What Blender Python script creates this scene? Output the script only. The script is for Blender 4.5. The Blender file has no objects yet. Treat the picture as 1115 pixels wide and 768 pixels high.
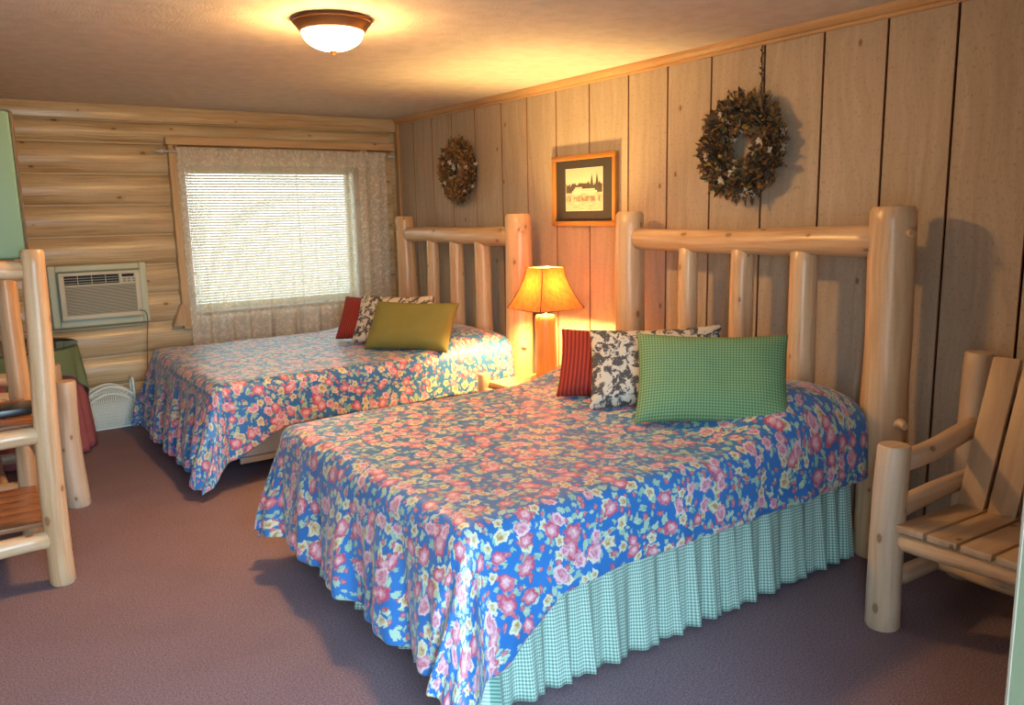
import bpy, bmesh, math, random
from mathutils import Vector, Matrix, noise
PI = math.pi
random.seed(7)
S = bpy.context.scene
COL = S.collection

# ------------------------------------------------------------------ node helpers
class NT:
    def __init__(s, name):
        s.m = bpy.data.materials.new(name); s.m.use_nodes = True
        s.t = s.m.node_tree; s.t.nodes.clear()
        s.out = s.t.nodes.new('ShaderNodeOutputMaterial')
    def n(s, typ, ins=None, **props):
        nd = s.t.nodes.new(typ)
        for k, v in props.items(): setattr(nd, k, v)
        for k, v in (ins or {}).items():
            sock = nd.inputs[k]
            if isinstance(v, bpy.types.NodeSocket): s.t.links.new(v, sock)
            else: sock.default_value = v
        return nd
    def math(s, op, a, b=0.0, c=0.0, clamp=False):
        nd = s.t.nodes.new('ShaderNodeMath'); nd.operation = op; nd.use_clamp = clamp
        for i, v in enumerate((a, b, c)):
            if isinstance(v, bpy.types.NodeSocket): s.t.links.new(v, nd.inputs[i])
            else: nd.inputs[i].default_value = v
        return nd.outputs[0]
    def vm(s, op, a, b=(0, 0, 0), scale=None):
        nd = s.t.nodes.new('ShaderNodeVectorMath'); nd.operation = op
        for i, v in enumerate((a, b)):
            if isinstance(v, bpy.types.NodeSocket): s.t.links.new(v, nd.inputs[i])
            else: nd.inputs[i].default_value = v
        if scale is not None: nd.inputs['Scale'].default_value = scale
        return nd.outputs[1] if op in ('LENGTH', 'DISTANCE', 'DOT_PRODUCT') else nd.outputs[0]
    def mix(s, f, a, b):
        nd = s.t.nodes.new('ShaderNodeMix'); nd.data_type = 'RGBA'
        for i, v in ((0, f), (6, a), (7, b)):
            if isinstance(v, bpy.types.NodeSocket): s.t.links.new(v, nd.inputs[i])
            else: nd.inputs[i].default_value = v if i == 0 else (v[0], v[1], v[2], 1)
        return nd.outputs[2]
    def ramp(s, f, stops, interp='LINEAR'):
        nd = s.t.nodes.new('ShaderNodeValToRGB'); nd.color_ramp.interpolation = interp
        s.t.links.new(f, nd.inputs[0]); e = nd.color_ramp.elements
        while len(e) < len(stops): e.new(0.5)
        for k, (p, c) in enumerate(stops):
            e[k].position = p; e[k].color = (c[0], c[1], c[2], 1) if not isinstance(c, float) else (c, c, c, 1)
        return nd.outputs[0]
    def step(s, v, lo, hi):
        nd = s.t.nodes.new('ShaderNodeMapRange'); nd.interpolation_type = 'SMOOTHSTEP'
        s.t.links.new(v, nd.inputs[0]); nd.inputs[1].default_value = lo; nd.inputs[2].default_value = hi
        nd.inputs[3].default_value = 0; nd.inputs[4].default_value = 1
        return nd.outputs[0]
    def uv(s): return s.n('ShaderNodeUVMap').outputs[0]
    def noise(s, vec, scale, detail=3, rough=.5, dist=0.0):
        return s.n('ShaderNodeTexNoise', {'Vector': vec, 'Scale': scale, 'Detail': detail, 'Roughness': rough, 'Distortion': dist})
    def bsdf(s, col, rough=.6, bump=None, bstr=.3, bdist=.002, spec=.5, extra=None):
        b = s.n('ShaderNodeBsdfPrincipled')
        if isinstance(col, bpy.types.NodeSocket): s.t.links.new(col, b.inputs['Base Color'])
        else: b.inputs['Base Color'].default_value = (*col, 1)
        if isinstance(rough, bpy.types.NodeSocket): s.t.links.new(rough, b.inputs['Roughness'])
        else: b.inputs['Roughness'].default_value = rough
        b.inputs['Specular IOR Level'].default_value = spec
        for k, v in (extra or {}).items(): b.inputs[k].default_value = v
        if bump is not None:
            bp = s.n('ShaderNodeBump', {'Height': bump, 'Strength': bstr, 'Distance': bdist})
            s.t.links.new(bp.outputs[0], b.inputs['Normal'])
        s.t.links.new(b.outputs[0], s.out.inputs[0])
        return b

def lin(r, g, b):
    f = lambda c: (c/255/12.92) if c/255 <= .04045 else ((c/255+.055)/1.055)**2.4
    return (f(r), f(g), f(b))

def plain(name, col, rough=.5, metallic=0, emis=None, estr=0, bump=None):
    n = NT(name)
    b = n.bsdf(col, rough)
    b.inputs['Metallic'].default_value = metallic
    if bump:
        nz = n.noise(n.n('ShaderNodeTexCoord').outputs['Object'], bump[0], 3)
        bp = n.n('ShaderNodeBump', {'Height': nz.outputs[0], 'Strength': bump[1], 'Distance': .003})
        n.t.links.new(bp.outputs[0], b.inputs['Normal'])
    if emis:
        b.inputs['Emission Color'].default_value = (*emis, 1); b.inputs['Emission Strength'].default_value = estr
    return n.m

def wood(name, light, dark, knotc, rough=.38, streak=1.0, knots=True, knot_scale=(7, 2.2), knot_thr=.62, spots=0.0, groovebump=.25):
    """UV in metres: u across the grain, v along it"""
    n = NT(name); uv = n.uv()
    wob = n.noise(uv, 2.3, 2)
    w2 = n.vm('SCALE', n.vm('SUBTRACT', wob.outputs['Color'], (.5, .5, .5)), scale=.06)
    uvw = n.vm('ADD', uv, w2)
    g = n.noise(n.vm('MULTIPLY', uvw, (45*streak, 1.6, 1)), 1.0, 4, .6)
    big = n.noise(n.vm('MULTIPLY', uvw, (8, 1.0, 1)), 1.0, 2)
    f = n.math('ADD', n.math('MULTIPLY', g.outputs[0], .55), n.math('MULTIPLY', big.outputs[0], .5))
    col = n.ramp(f, [(.40, dark), (.60, light)])
    fine = n.noise(n.vm('MULTIPLY', uv, (60, 60, 1)), 1.0, 2)
    col = n.mix(n.math('MULTIPLY', n.step(fine.outputs[0], .45, .75), .18), col, dark)
    h = g.outputs[0]
    if knots:
        kv = n.vm('MULTIPLY', uv, (knot_scale[0], knot_scale[1], 1))
        vo = n.n('ShaderNodeTexVoronoi', {'Vector': kv, 'Scale': 1.0, 'Randomness': 1.0}, voronoi_dimensions='2D')
        loc = n.vm('SUBTRACT', kv, vo.outputs['Position'])
        loc = n.vm('MULTIPLY', loc, (1/knot_scale[0], .62/knot_scale[1], 0))
        d = n.vm('LENGTH', loc)
        d = n.math('ADD', d, n.math('MULTIPLY', n.math('SUBTRACT', fine.outputs[0], .5), .006))
        sel = n.n('ShaderNodeSeparateColor', {'Color': vo.outputs['Color']})
        on = n.math('GREATER_THAN', sel.outputs[0], knot_thr)
        sz = n.math('MULTIPLY_ADD', sel.outputs[1], .009, .006)
        kin = n.math('MULTIPLY', on, n.math('SUBTRACT', 1.0, n.step(n.math('DIVIDE', d, sz), .6, 1.15)))
        khalo = n.math('MULTIPLY', on, n.math('SUBTRACT', 1.0, n.step(n.math('DIVIDE', d, sz), 1.0, 3.2)))
        col = n.mix(n.math('MULTIPLY', khalo, .35), col, dark)
        col = n.mix(n.math('MULTIPLY', kin, .85), col, knotc)
    if spots:
        sp = n.noise(uv, 1.9, 2)
        col = n.mix(n.math('MULTIPLY', n.step(sp.outputs[0], .6, .75), spots), col, dark)
    n.bsdf(col, rough, bump=h, bstr=groovebump, bdist=.002)
    return n.m

M = {}
M['log'] = wood('peeled_pine_log', (.70, .48, .285), (.52, .30, .15), (.27, .12, .045), .3, .9, knot_scale=(8, 3.2), knot_thr=.55)
M['chair_log'] = wood('pale_chair_log', (.66, .50, .35), (.50, .34, .21), (.24, .12, .06), .4, .9, knot_scale=(8, 3.2), knot_thr=.62)
M['log_wall'] = wood('log_wall_pine', (.68, .54, .33), (.47, .32, .16), (.22, .12, .04), .27, 1.5, knot_scale=(4.6, 1.7), knot_thr=.5, spots=.25)
M['casing'] = wood('window_casing_pine', (.62, .43, .23), (.48, .29, .13), (.12, .05, .02), .4, 1.0, knot_scale=(9, 2.5), knot_thr=.5)
M['board'] = wood('chair_board_pine', (.56, .40, .26), (.42, .27, .16), (.16, .07, .03), .45, .45, knot_scale=(8, 2.6), knot_thr=.6)
M['shelf'] = wood('stained_shelf_board', (.34, .145, .06), (.27, .105, .042), (.08, .03, .01), .28, .5, knots=False, groovebump=.04)
M['trim'] = wood('orange_pine_trim', (.56, .34, .16), (.42, .22, .09), (.16, .07, .03), .4, 1.0, knots=False)
M['lamp_log'] = wood('amber_lamp_log', (.60, .30, .09), (.44, .18, .05), (.10, .03, .01), .35, 1.0, knot_scale=(12, 5), knot_thr=.5)

# plywood panelling of the right wall
def m_panel():
    n = NT('grooved_plywood_panel'); uv = n.uv()
    wob = n.noise(n.vm('MULTIPLY', uv, (3.0, .8, 1)), 1.0, 3)
    w2 = n.vm('SCALE', n.vm('SUBTRACT', wob.outputs['Color'], (.5, .5, .5)), scale=.35)
    uvw = n.vm('ADD', uv, w2)
    g = n.noise(n.vm('MULTIPLY', uvw, (26, 1.3, 1)), 1.0, 4, .6)
    sp = n.noise(n.vm('MULTIPLY', uv, (120, 45, 1)), 1.0, 2)
    f = n.math('ADD', n.math('MULTIPLY', g.outputs[0], .75), n.math('MULTIPLY', sp.outputs[0], .28))
    col = n.ramp(f, [(.32, (.38, .29, .205)), (.62, (.48, .385, .285)), (.75, (.53, .43, .33))])
    bl = n.noise(uv, 1.4, 3)
    col = n.mix(n.math('MULTIPLY', n.step(bl.outputs[0], .5, .72), .3), col, (.42, .32, .225))
    col = n.mix(n.math('MULTIPLY', n.step(sp.outputs[0], .57, .66), .55), col, (.28, .20, .14))
    kv = n.vm('MULTIPLY', uv, (3.2, 1.9, 1))
    vo = n.n('ShaderNodeTexVoronoi', {'Vector': kv, 'Scale': 1.0}, voronoi_dimensions='2D')
    loc = n.vm('MULTIPLY', n.vm('SUBTRACT', kv, vo.outputs['Position']), (1/3.2, .6/1.9, 0))
    sel = n.n('ShaderNodeSeparateColor', {'Color': vo.outputs['Color']})
    kin = n.math('MULTIPLY', n.math('GREATER_THAN', sel.outputs[0], .6), n.math('SUBTRACT', 1.0, n.step(n.vm('LENGTH', loc), .006, .013)))
    col = n.mix(n.math('MULTIPLY', kin, .8), col, (.17, .075, .03))
    n.bsdf(col, .62, bump=f, bstr=.35, bdist=.002)
    return n.m
M['panel'] = m_panel()
M['chink'] = plain('pale_chinking', (.66, .54, .34), .7)
M['groove'] = plain('reddish_panel_groove', (.30, .115, .05), .8)

def m_ceiling():
    n = NT('textured_ceiling_paint'); c = n.n('ShaderNodeTexCoord').outputs['Object']
    a = n.noise(c, 75, 4, .6); b = n.noise(c, 11, 3)
    h = n.math('ADD', a.outputs[0], n.math('MULTIPLY', b.outputs[0], .5))
    col = n.ramp(b.outputs[0], [(.35, (.66, .59, .50)), (.65, (.74, .67, .58))])
    n.bsdf(col, .85, bump=h, bstr=.55, bdist=.006)
    return n.m
M['ceiling'] = m_ceiling()

def m_carpet():
    n = NT('mauve_carpet'); c = n.n('ShaderNodeTexCoord').outputs['Object']
    a = n.noise(c, 330, 3, .75); b = n.noise(c, 3, 3); d = n.noise(c, 150, 3)
    f = n.math('ADD', n.math('MULTIPLY', a.outputs[0], .6), n.math('MULTIPLY', d.outputs[0], .4))
    col = n.ramp(f, [(.38, (.105, .068, .082)), (.5, (.235, .165, .19)), (.64, (.39, .30, .335))])
    col = n.mix(n.math('MULTIPLY', n.step(b.outputs[0], .4, .7), .2), col, (.17, .11, .125))
    n.bsdf(col, .95, bump=f, bstr=.8, bdist=.003, spec=.1)
    return n.m
M['carpet'] = m_carpet()

# floral quilt cotton
def m_quilt():
    n = NT('blue_floral_cotton'); uv0 = n.uv()
    wb = n.noise(uv0, 30, 2)
    uv = n.vm('SCALE', n.vm('ADD', uv0, n.vm('SCALE', n.vm('SUBTRACT', wb.outputs['Color'], (.5, .5, .5)), scale=.012)), scale=1.2)
    wc = n.noise(uv0, 75, 3, .6); wd = n.noise(uv0, 7, 2)
    uv = n.vm('ADD', n.vm('ADD', uv, n.vm('SCALE', n.vm('SUBTRACT', wc.outputs['Color'], (.5, .5, .5)), scale=.022)), n.vm('SCALE', n.vm('SUBTRACT', wd.outputs['Color'], (.5, .5, .5)), scale=.10))
    def cells(scale, off, rnd=.75):
        v = n.vm('ADD', n.vm('MULTIPLY', uv, (scale, scale, 0)), (off, off*1.7, 0))
        vo = n.n('ShaderNodeTexVoronoi', {'Vector': v, 'Scale': 1.0, 'Randomness': rnd}, voronoi_dimensions='2D')
        loc = n.vm('SUBTRACT', v, vo.outputs['Position'])
        sc = n.n('ShaderNodeSeparateColor', {'Color': vo.outputs['Color']})
        xyz = n.n('ShaderNodeSeparateXYZ', {'Vector': loc})
        ang = n.math('ARCTAN2', xyz.outputs[1], xyz.outputs[0])
        rad = n.vm('LENGTH', loc)
        return loc, rad, ang, sc.outputs[0], sc.outputs[1], sc.outputs[2]
    ptl = n.noise(uv0, 95, 2, .6).outputs[0]
    base = n.mix(n.step(n.noise(uv, 4, 2).outputs[0], .3, .7), (.022, .135, .38), (.03, .165, .45))
    col = base
    def leaves(scale, off, c1, c2, thr, L, Wd):
        nonlocal col
        loc, rad, ang, r, g, b = cells(scale, off, .95)
        t = n.math('MULTIPLY', g, 6.283)
        x = n.n('ShaderNodeSeparateXYZ', {'Vector': loc})
        ct, st = n.math('COSINE', t), n.math('SINE', t)
        lx = n.math('ADD', n.math('MULTIPLY', x.outputs[0], ct), n.math('MULTIPLY', x.outputs[1], st))
        ly = n.math('SUBTRACT', n.math('MULTIPLY', x.outputs[1], ct), n.math('MULTIPLY', x.outputs[0], st))
        # two leaves side by side: fold ly
        ly = n.math('SUBTRACT', n.math('ABSOLUTE', ly), Wd*.85)
        q = n.math('ADD', n.math('POWER', n.math('DIVIDE', n.math('ABSOLUTE', lx), L), 2.0), n.math('POWER', n.math('DIVIDE', n.math('ABSOLUTE', ly), Wd), 2.0))
        m = n.math('SUBTRACT', 1.0, n.step(q, .8, 1.1))
        m = n.math('MULTIPLY', m, n.math('GREATER_THAN', r, thr))
        col = n.mix(m, col, n.mix(b, c1, c2))
    leaves(18, 3.1, (.24, .42, .34), (.44, .56, .40), .22, .36, .12)
    leaves(30, 8.7, (.40, .50, .32), (.20, .36, .32), .45, .34, .12)
    def bloom(scale, off, R, petals, depth, cin, cmid, cout, thr, swirl, rnd=.8):
        nonlocal col
        loc, rad, ang, r, g, b = cells(scale, off, rnd)
        a = n.math('ADD', ang, n.math('MULTIPLY', g, 6.283))
        edge = n.math('MULTIPLY_ADD', n.math('COSINE', n.math('MULTIPLY', a, petals)), depth, 1.0)
        sz = n.math('MULTIPLY_ADD', b, .35*R, .8*R)
        q = n.math('DIVIDE', rad, n.math('MULTIPLY', edge, sz))
        m = n.math('MULTIPLY', n.math('SUBTRACT', 1.0, n.step(q, .92, 1.08)), n.math('GREATER_THAN', r, thr))
        ring = n.math('ADD', n.math('SINE', n.math('ADD', n.math('MULTIPLY', q, 8.0), n.math('MULTIPLY', a, 1.0))), n.math('MULTIPLY', n.math('SUBTRACT', ptl, .5), 5.0))
        c = n.mix(n.step(q, .2, .85), cin, cout)
        c = n.mix(n.math('MULTIPLY', n.step(ring, -.2, .9), .7), c, cmid)
        col = n.mix(m, col, c)
    bloom(22, 1.3, .25, 5, .15, (.55, .18, .22), (.62, .26, .25), (.38, .06, .11), .5, 2)
    bloom(12.5, 5.2, .32, 5, .16, (.40, .22, .07), (.60, .58, .38), (.64, .62, .46), .55, 0)
    bloom(9.6, 11.7, .33, 6, .10, (.74, .50, .52), (.60, .22, .27), (.46, .07, .13), .52, 3)
    bloom(11, 21.4, .34, 7, .10, (.60, .26, .32), (.46, .10, .16), (.70, .50, .54), .66, -3)
    fb = n.noise(n.vm('MULTIPLY', uv0, (700, 700, 0)), 1.0, 1)
    n.bsdf(col, .42, bump=fb.outputs[0], bstr=.12, bdist=.001, spec=.5, extra={'Sheen Weight': .2, 'Sheen Roughness': .4})
    return n.m
M['quilt'] = m_quilt()

def m_gingham(name, c0, c1, c2, pitch, rough=.8):
    n = NT(name); uv = n.uv()
    x = n.n('ShaderNodeSeparateXYZ', {'Vector': n.vm('SCALE', uv, scale=1/pitch)})
    fx = n.math('GREATER_THAN', n.math('FRACT', x.outputs[0]), .5); fy = n.math('GREATER_THAN', n.math('FRACT', x.outputs[1]), .5)
    s = n.math('ADD', fx, fy)
    col = n.mix(n.math('GREATER_THAN', s, .5), c0, c1); col = n.mix(n.math('GREATER_THAN', s, 1.5), col, c2)
    b = n.bsdf(col, rough, spec=.2)
    return n.m
M['skirt'] = m_gingham('green_white_gingham', (.54, .60, .52), (.28, .41, .34), (.09, .21, .16), .0125)
M['green_check'] = m_gingham('green_woven_check', (.25, .36, .17), (.155, .265, .12), (.075, .16, .075), .0125)

def m_cloth(name, col, col2=None, sc=12, bump=True, rough=.85):
    n = NT(name); uv = n.uv()
    nz = n.noise(uv, sc, 3)
    c = n.mix(nz.outputs[0], col, col2 or tuple(v*.8 for v in col))
    w = n.noise(n.vm('MULTIPLY', uv, (500, 500, 0)), 1.0, 1)
    n.bsdf(c, rough, bump=w.outputs[0], bstr=.2, bdist=.001, spec=.2)
    return n.m
M['olive'] = m_cloth('olive_cotton', (.21, .19, .055), (.18, .165, .045))
M['green_cloth'] = m_cloth('sage_green_cloth', (.20, .27, .14), (.165, .225, .115))
M['red_cloth'] = m_cloth('dusty_red_cloth', (.42, .125, .125), (.35, .095, .095))

def m_stripe():
    n = NT('red_ribbed_fabric'); uv = n.uv()
    x = n.n('ShaderNodeSeparateXYZ', {'Vector': uv})
    s = n.math('SINE', n.math('MULTIPLY', x.outputs[0], 2*PI/.021))
    col = n.mix(n.step(s, -.5, .7), (.33, .045, .03), (.17, .018, .014))
    n.bsdf(col, .8, bump=n.math('MULTIPLY', s, -1.0), bstr=.5, bdist=.003, spec=.2)
    return n.m
M['red_stripe'] = m_stripe()

def m_toile():
    n = NT('black_and_cream_toile'); uv = n.uv()
    blob = n.noise(uv, 19, 3, .6, .6); fine = n.noise(uv, 95, 4, .8, .8); lines = n.noise(n.vm('MULTIPLY', uv, (60, 150, 0)), 1.0, 3, .6)
    f = n.math('ADD', n.math('MULTIPLY', n.step(blob.outputs[0], .40, .58), .26), n.math('ADD', n.math('MULTIPLY', fine.outputs[0], .55), n.math('MULTIPLY', lines.outputs[0], .3)))
    col = n.ramp(f, [(.55, (.56, .50, .41)), (.63, (.07, .07, .075))])
    n.bsdf(col, .8, spec=.2)
    return n.m
M['toile'] = m_toile()

def m_lace():
    n = NT('cream_lace'); uv = n.uv()
    net = n.n('ShaderNodeTexVoronoi', {'Vector': n.vm('SCALE', uv, scale=170), 'Scale': 1.0}, voronoi_dimensions='2D', feature='DISTANCE_TO_EDGE')
    fl = n.noise(uv, 36, 3, .6, .6)
    fl2 = n.noise(uv, 9, 2)
    xyz = n.n('ShaderNodeSeparateXYZ', {'Vector': uv})
    # woven borders: uv.z carries nothing, the second uv map holds closeness to the hem
    att = n.n('ShaderNodeAttribute', attribute_name='border')
    flow = n.math('ADD', n.step(fl.outputs[0], .53, .6), n.math('MULTIPLY', n.step(fl2.outputs[0], .55, .7), .3), clamp=True)
    a = n.math('ADD', n.math('MULTIPLY', n.math('SUBTRACT', 1.0, n.step(net.outputs['Distance'], .03, .13)), .35), n.math('MULTIPLY_ADD', att.outputs['Fac'], .40, .26))
    bd = att.outputs['Fac']
    a = n.math('ADD', a, n.math('MULTIPLY', flow, n.math('MULTIPLY_ADD', bd, .55, .12)), clamp=True)
    d = n.n('ShaderNodeBsdfDiffuse', {'Color': (.88, .82, .70, 1)})
    tl = n.n('ShaderNodeBsdfTranslucent', {'Color': (.88, .85, .78, 1)})
    mx = n.n('ShaderNodeMixShader', {0: .36, 1: d.outputs[0], 2: tl.outputs[0]})
    tr = n.n('ShaderNodeBsdfTransparent')
    mm = n.n('ShaderNodeMixShader', {0: a, 1: tr.outputs[0], 2: mx.outputs[0]})
    n.t.links.new(mm.outputs[0], n.out.inputs[0])
    return n.m
M['lace'] = m_lace()

def m_transl(name, col, tcol, f=.5, noise_sc=0):
    n = NT(name)
    if noise_sc:
        uv = n.uv(); nz = n.noise(uv, noise_sc, 4, .65, .5); k = n.step(nz.outputs[0], .3, .7)
        col = n.mix(k, tuple(c*.72 for c in col), col); tcol = n.mix(k, tuple(c*.6 for c in tcol), tcol)
    else: col = (*col, 1); tcol = (*tcol, 1)
    d = n.n('ShaderNodeBsdfDiffuse', {'Color': col}); tl = n.n('ShaderNodeBsdfTranslucent', {'Color': tcol})
    mx = n.n('ShaderNodeMixShader', {0: f, 1: d.outputs[0], 2: tl.outputs[0]})
    n.t.links.new(mx.outputs[0], n.out.inputs[0]); return n.m
M['slat'] = m_transl('cream_blind_slat', (.70, .62, .46), (.70, .58, .36), .12)
M['shade'] = m_transl('amber_rawhide_shade', (.58, .25, .075), (.80, .13, .018), .05, 30)
M['shade_edge'] = plain('dark_leather_lacing', (.12, .03, .012), .6)

M['glass_lamp'] = plain('frosted_lamp_glass', (.9, .85, .75), .4, emis=(1.0, .53, .17), estr=235)
M['bronze'] = plain('brushed_bronze', (.21, .10, .045), .38, .6)
M['bulb'] = plain('lit_bulb', (1, .9, .7), .4, emis=(1.0, .58, .22), estr=30)
M['ac'] = plain('aged_cream_plastic', (.60, .57, .41), .45, bump=(60, .1))
M['ac_frame'] = plain('cream_painted_metal', (.56, .60, .43), .5)
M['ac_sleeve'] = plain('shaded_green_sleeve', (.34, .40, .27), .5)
M['ac_filter'] = plain('shade_toned_filter', (.12, .115, .08), .8)  # dark tone paints in the shade behind the grille bars
M['dark'] = plain('dark_recess', (.012, .012, .012), .6)
M['ac_display'] = plain('dark_display_window', (.02, .022, .02), .2)
M['knob'] = plain('grey_control_button', (.28, .26, .2), .4)
M['cord'] = plain('tan_power_cord', (.22, .14, .08), .5)
M['wicker'] = plain('white_painted_wicker', (.82, .88, .78), .6)
M['door_green'] = plain('pale_green_door_paint', (.20, .25, .155), .45, bump=(20, .1))
M['door_edge'] = plain('worn_beige_door_edge', (.26, .22, .16), .5)
M['green_panel'] = plain('pale_green_painted_panel', (.19, .30, .185), .5, bump=(30, .1))
M['brown_edge'] = plain('brown_edge_band', (.12, .07, .04), .5)
M['matt_black'] = plain('charcoal_picture_mat', (.035, .027, .024), .8)
M['frame_gold'] = wood('golden_oak_frame', (.46, .21, .05), (.33, .13, .03), (.2, .1, .02), .3, 1.2, knots=False)
M['black_plastic'] = plain('black_plastic', (.015, .017, .022), .3)
M['silver'] = plain('galvanised_metal', (.5, .5, .47), .35, .9)
M['brass_plate'] = plain('green_tinted_brass', (.25, .30, .12), .4, .5)
M['boxspring'] = m_cloth('cream_ticking', (.42, .34, .26), (.36, .29, .22))
M['mattress'] = m_cloth('white_mattress', (.65, .62, .58), (.6, .57, .53))
M['white_metal'] = plain('white_vinyl_window_frame', (.75, .77, .76), .4)
M['outlet'] = plain('black_outlet_plate', (.02, .02, .02), .4)
n_ = NT('clear_glass'); g_ = n_.n('ShaderNodeBsdfGlass', {'Roughness': 0.0, 'IOR': 1.45, 'Color': (.9, 1, .95, 1)}); t_ = n_.n('ShaderNodeBsdfTransparent', {'Color': (.93, .98, .95, 1)})
f_ = n_.n('ShaderNodeFresnel', {'IOR': 1.45}); gl_ = n_.n('ShaderNodeBsdfGlossy', {'Roughness': .02}); mx_ = n_.n('ShaderNodeMixShader', {0: f_.outputs[0], 1: t_.outputs[0], 2: gl_.outputs[0]})
n_.t.links.new(mx_.outputs[0], n_.out.inputs[0]); M['glass'] = n_.m
M['glass_edge'] = plain('green_glass_edge', (.04, .09, .06), .1)

# ------------------------------------------------------------------ object helpers
def link(name, bm, mats, parent=None, smooth=True, kind=None, angle=None):
    me = bpy.data.meshes.new(name); bm.normal_update(); bm.to_mesh(me); bm.free()
    if not isinstance(mats, (list, tuple)): mats = [mats]
    for m in mats: me.materials.append(m)
    if smooth:
        for p in me.polygons: p.use_smooth = True
        if angle: me.set_sharp_from_angle(angle=angle)
    o = bpy.data.objects.new(name, me); COL.objects.link(o)
    if parent: o.parent = parent
    if kind: o['kind'] = kind
    return o
def tag(o, label, cat, group=None):
    o['label'] = label; o['category'] = cat
    if group: o['group'] = group
    return o
def thing(name, label, cat, loc=(0, 0, 0), rz=0, group=None):
    o = bpy.data.objects.new(name, None); COL.objects.link(o); o.empty_display_size = .1
    o.location = loc; o.rotation_euler = (0, 0, rz)
    return tag(o, label, cat, group)
def uvl(bm): return bm.loops.layers.uv.verify()

def box(bm, x0, x1, y0, y1, z0, z1, bev=.0, mat=0, grain='z', off=None):
    """box with metric uvs; grain = axis the wood grain follows"""
    b2 = bmesh.new()
    vs = [b2.verts.new((x, y, z)) for x in (x0, x1) for y in (y0, y1) for z in (z0, z1)]
    for f in ((0, 1, 3, 2), (4, 6, 7, 5), (0, 4, 5, 1), (2, 3, 7, 6), (0, 2, 6, 4), (1, 5, 7, 3)):
        b2.faces.new([vs[i] for i in f])
    bmesh.ops.recalc_face_normals(b2, faces=b2.faces)
    if bev > 0: bmesh.ops.bevel(b2, geom=b2.edges[:], offset=bev, segments=2, affect='EDGES', profile=.5)
    merge(bm, b2, mat, grain, off)
def merge(bm, b2, mat=0, grain='z', off=None, M4=None):
    if off is None: off = (random.random()*9, random.random()*9)
    L = uvl(bm); gi = 'xyz'.index(grain); oth = [i for i in range(3) if i != gi]
    mp = {}
    for v in b2.verts:
        mp[v] = bm.verts.new(M4 @ v.co if M4 else v.co)
    for f in b2.faces:
        try: nf = bm.faces.new([mp[v] for v in f.verts])
        except ValueError: continue
        nf.material_index = mat
        nrm = f.normal; ax = max(range(3), key=lambda i: abs(nrm[i]))
        for lp, ol in zip(nf.loops, f.loops):
            c = ol.vert.co
            if ax == gi: u, v = c[oth[0]], c[oth[1]]
            else:
                o = [i for i in oth if i != ax][0]; u, v = c[o], c[gi]
            lp[L].uv = (u+off[0], v+off[1])
    b2.free()

def frame_from(p0, p1):
    d = (Vector(p1)-Vector(p0)); L = d.length; d.normalize()
    up = Vector((0, 0, 1)) if abs(d.z) < .9 else Vector((1, 0, 0))
    a = d.cross(up).normalized(); b = a.cross(d).normalized()
    return d, a, b, L
def log(bm, p0, p1, r0, r1=None, seg=20, rings=None, cham=.012, bend=.006, irr=.03, mat=0, seed=None):
    """peeled log between two points, chamfered ends, slightly irregular; uv u around, v along"""
    if r1 is None: r1 = r0
    d, a, b, L = frame_from(p0, p1); p0 = Vector(p0)
    sd = seed if seed is not None else random.random()*100
    rings = rings or max(6, int(L/.08))
    ts = [0, min(cham, L*.1)]+[L*(i+1)/(rings+1) for i in range(rings) if cham < L*(i+1)/(rings+1) < L-cham]+[L-min(cham, L*.1), L]
    LY = uvl(bm); off = (random.random()*9, random.random()*9)
    rows = []
    for k, t in enumerate(ts):
        f = t/L; r = r0+(r1-r0)*f
        if k == 0 or k == len(ts)-1: r -= cham*.7
        row = []
        bx = bend*math.sin(f*PI*1.3+sd); by = bend*math.sin(f*PI*1.7+sd*2.1)
        for s in range(seg):
            th = 2*PI*s/seg
            rr = r*(1+irr*noise.noise(Vector((math.cos(th)*1.1+sd, math.sin(th)*1.1, t*3.5))))
            co = p0+d*t+a*(math.cos(th)*rr+bx)+b*(math.sin(th)*rr+by)
            row.append(bm.verts.new(co))
        rows.append(row)
    for k in range(len(ts)-1):
        for s in range(seg):
            s2 = (s+1) % seg
            f = bm.faces.new((rows[k][s], rows[k][s2], rows[k+1][s2], rows[k+1][s])); f.material_index = mat
            R = 2*PI*max(r0, r1)
            for lp, (uu, vv) in zip(f.loops, ((s, k), (s+1, k), (s+1, k+1), (s, k+1))):
                lp[LY].uv = (uu/seg*R+off[0], ts[vv]+off[1])
    for row, rev in ((rows[0], True), (rows[-1], False)):
        vs = row[::-1] if rev else row
        f = bm.faces.new(vs); f.material_index = mat
        for lp in f.loops:
            q = lp.vert.co-p0; lp[LY].uv = (q.dot(a)+off[0], q.dot(b)*.4+off[1])
def mk_log(name, p0, p1, r0, r1=None, parent=None, mat='log', **k):
    bm = bmesh.new(); log(bm, p0, p1, r0, r1, **k)
    bmesh.ops.recalc_face_normals(bm, faces=bm.faces)
    return link(name, bm, M[mat], parent, angle=.7)

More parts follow.
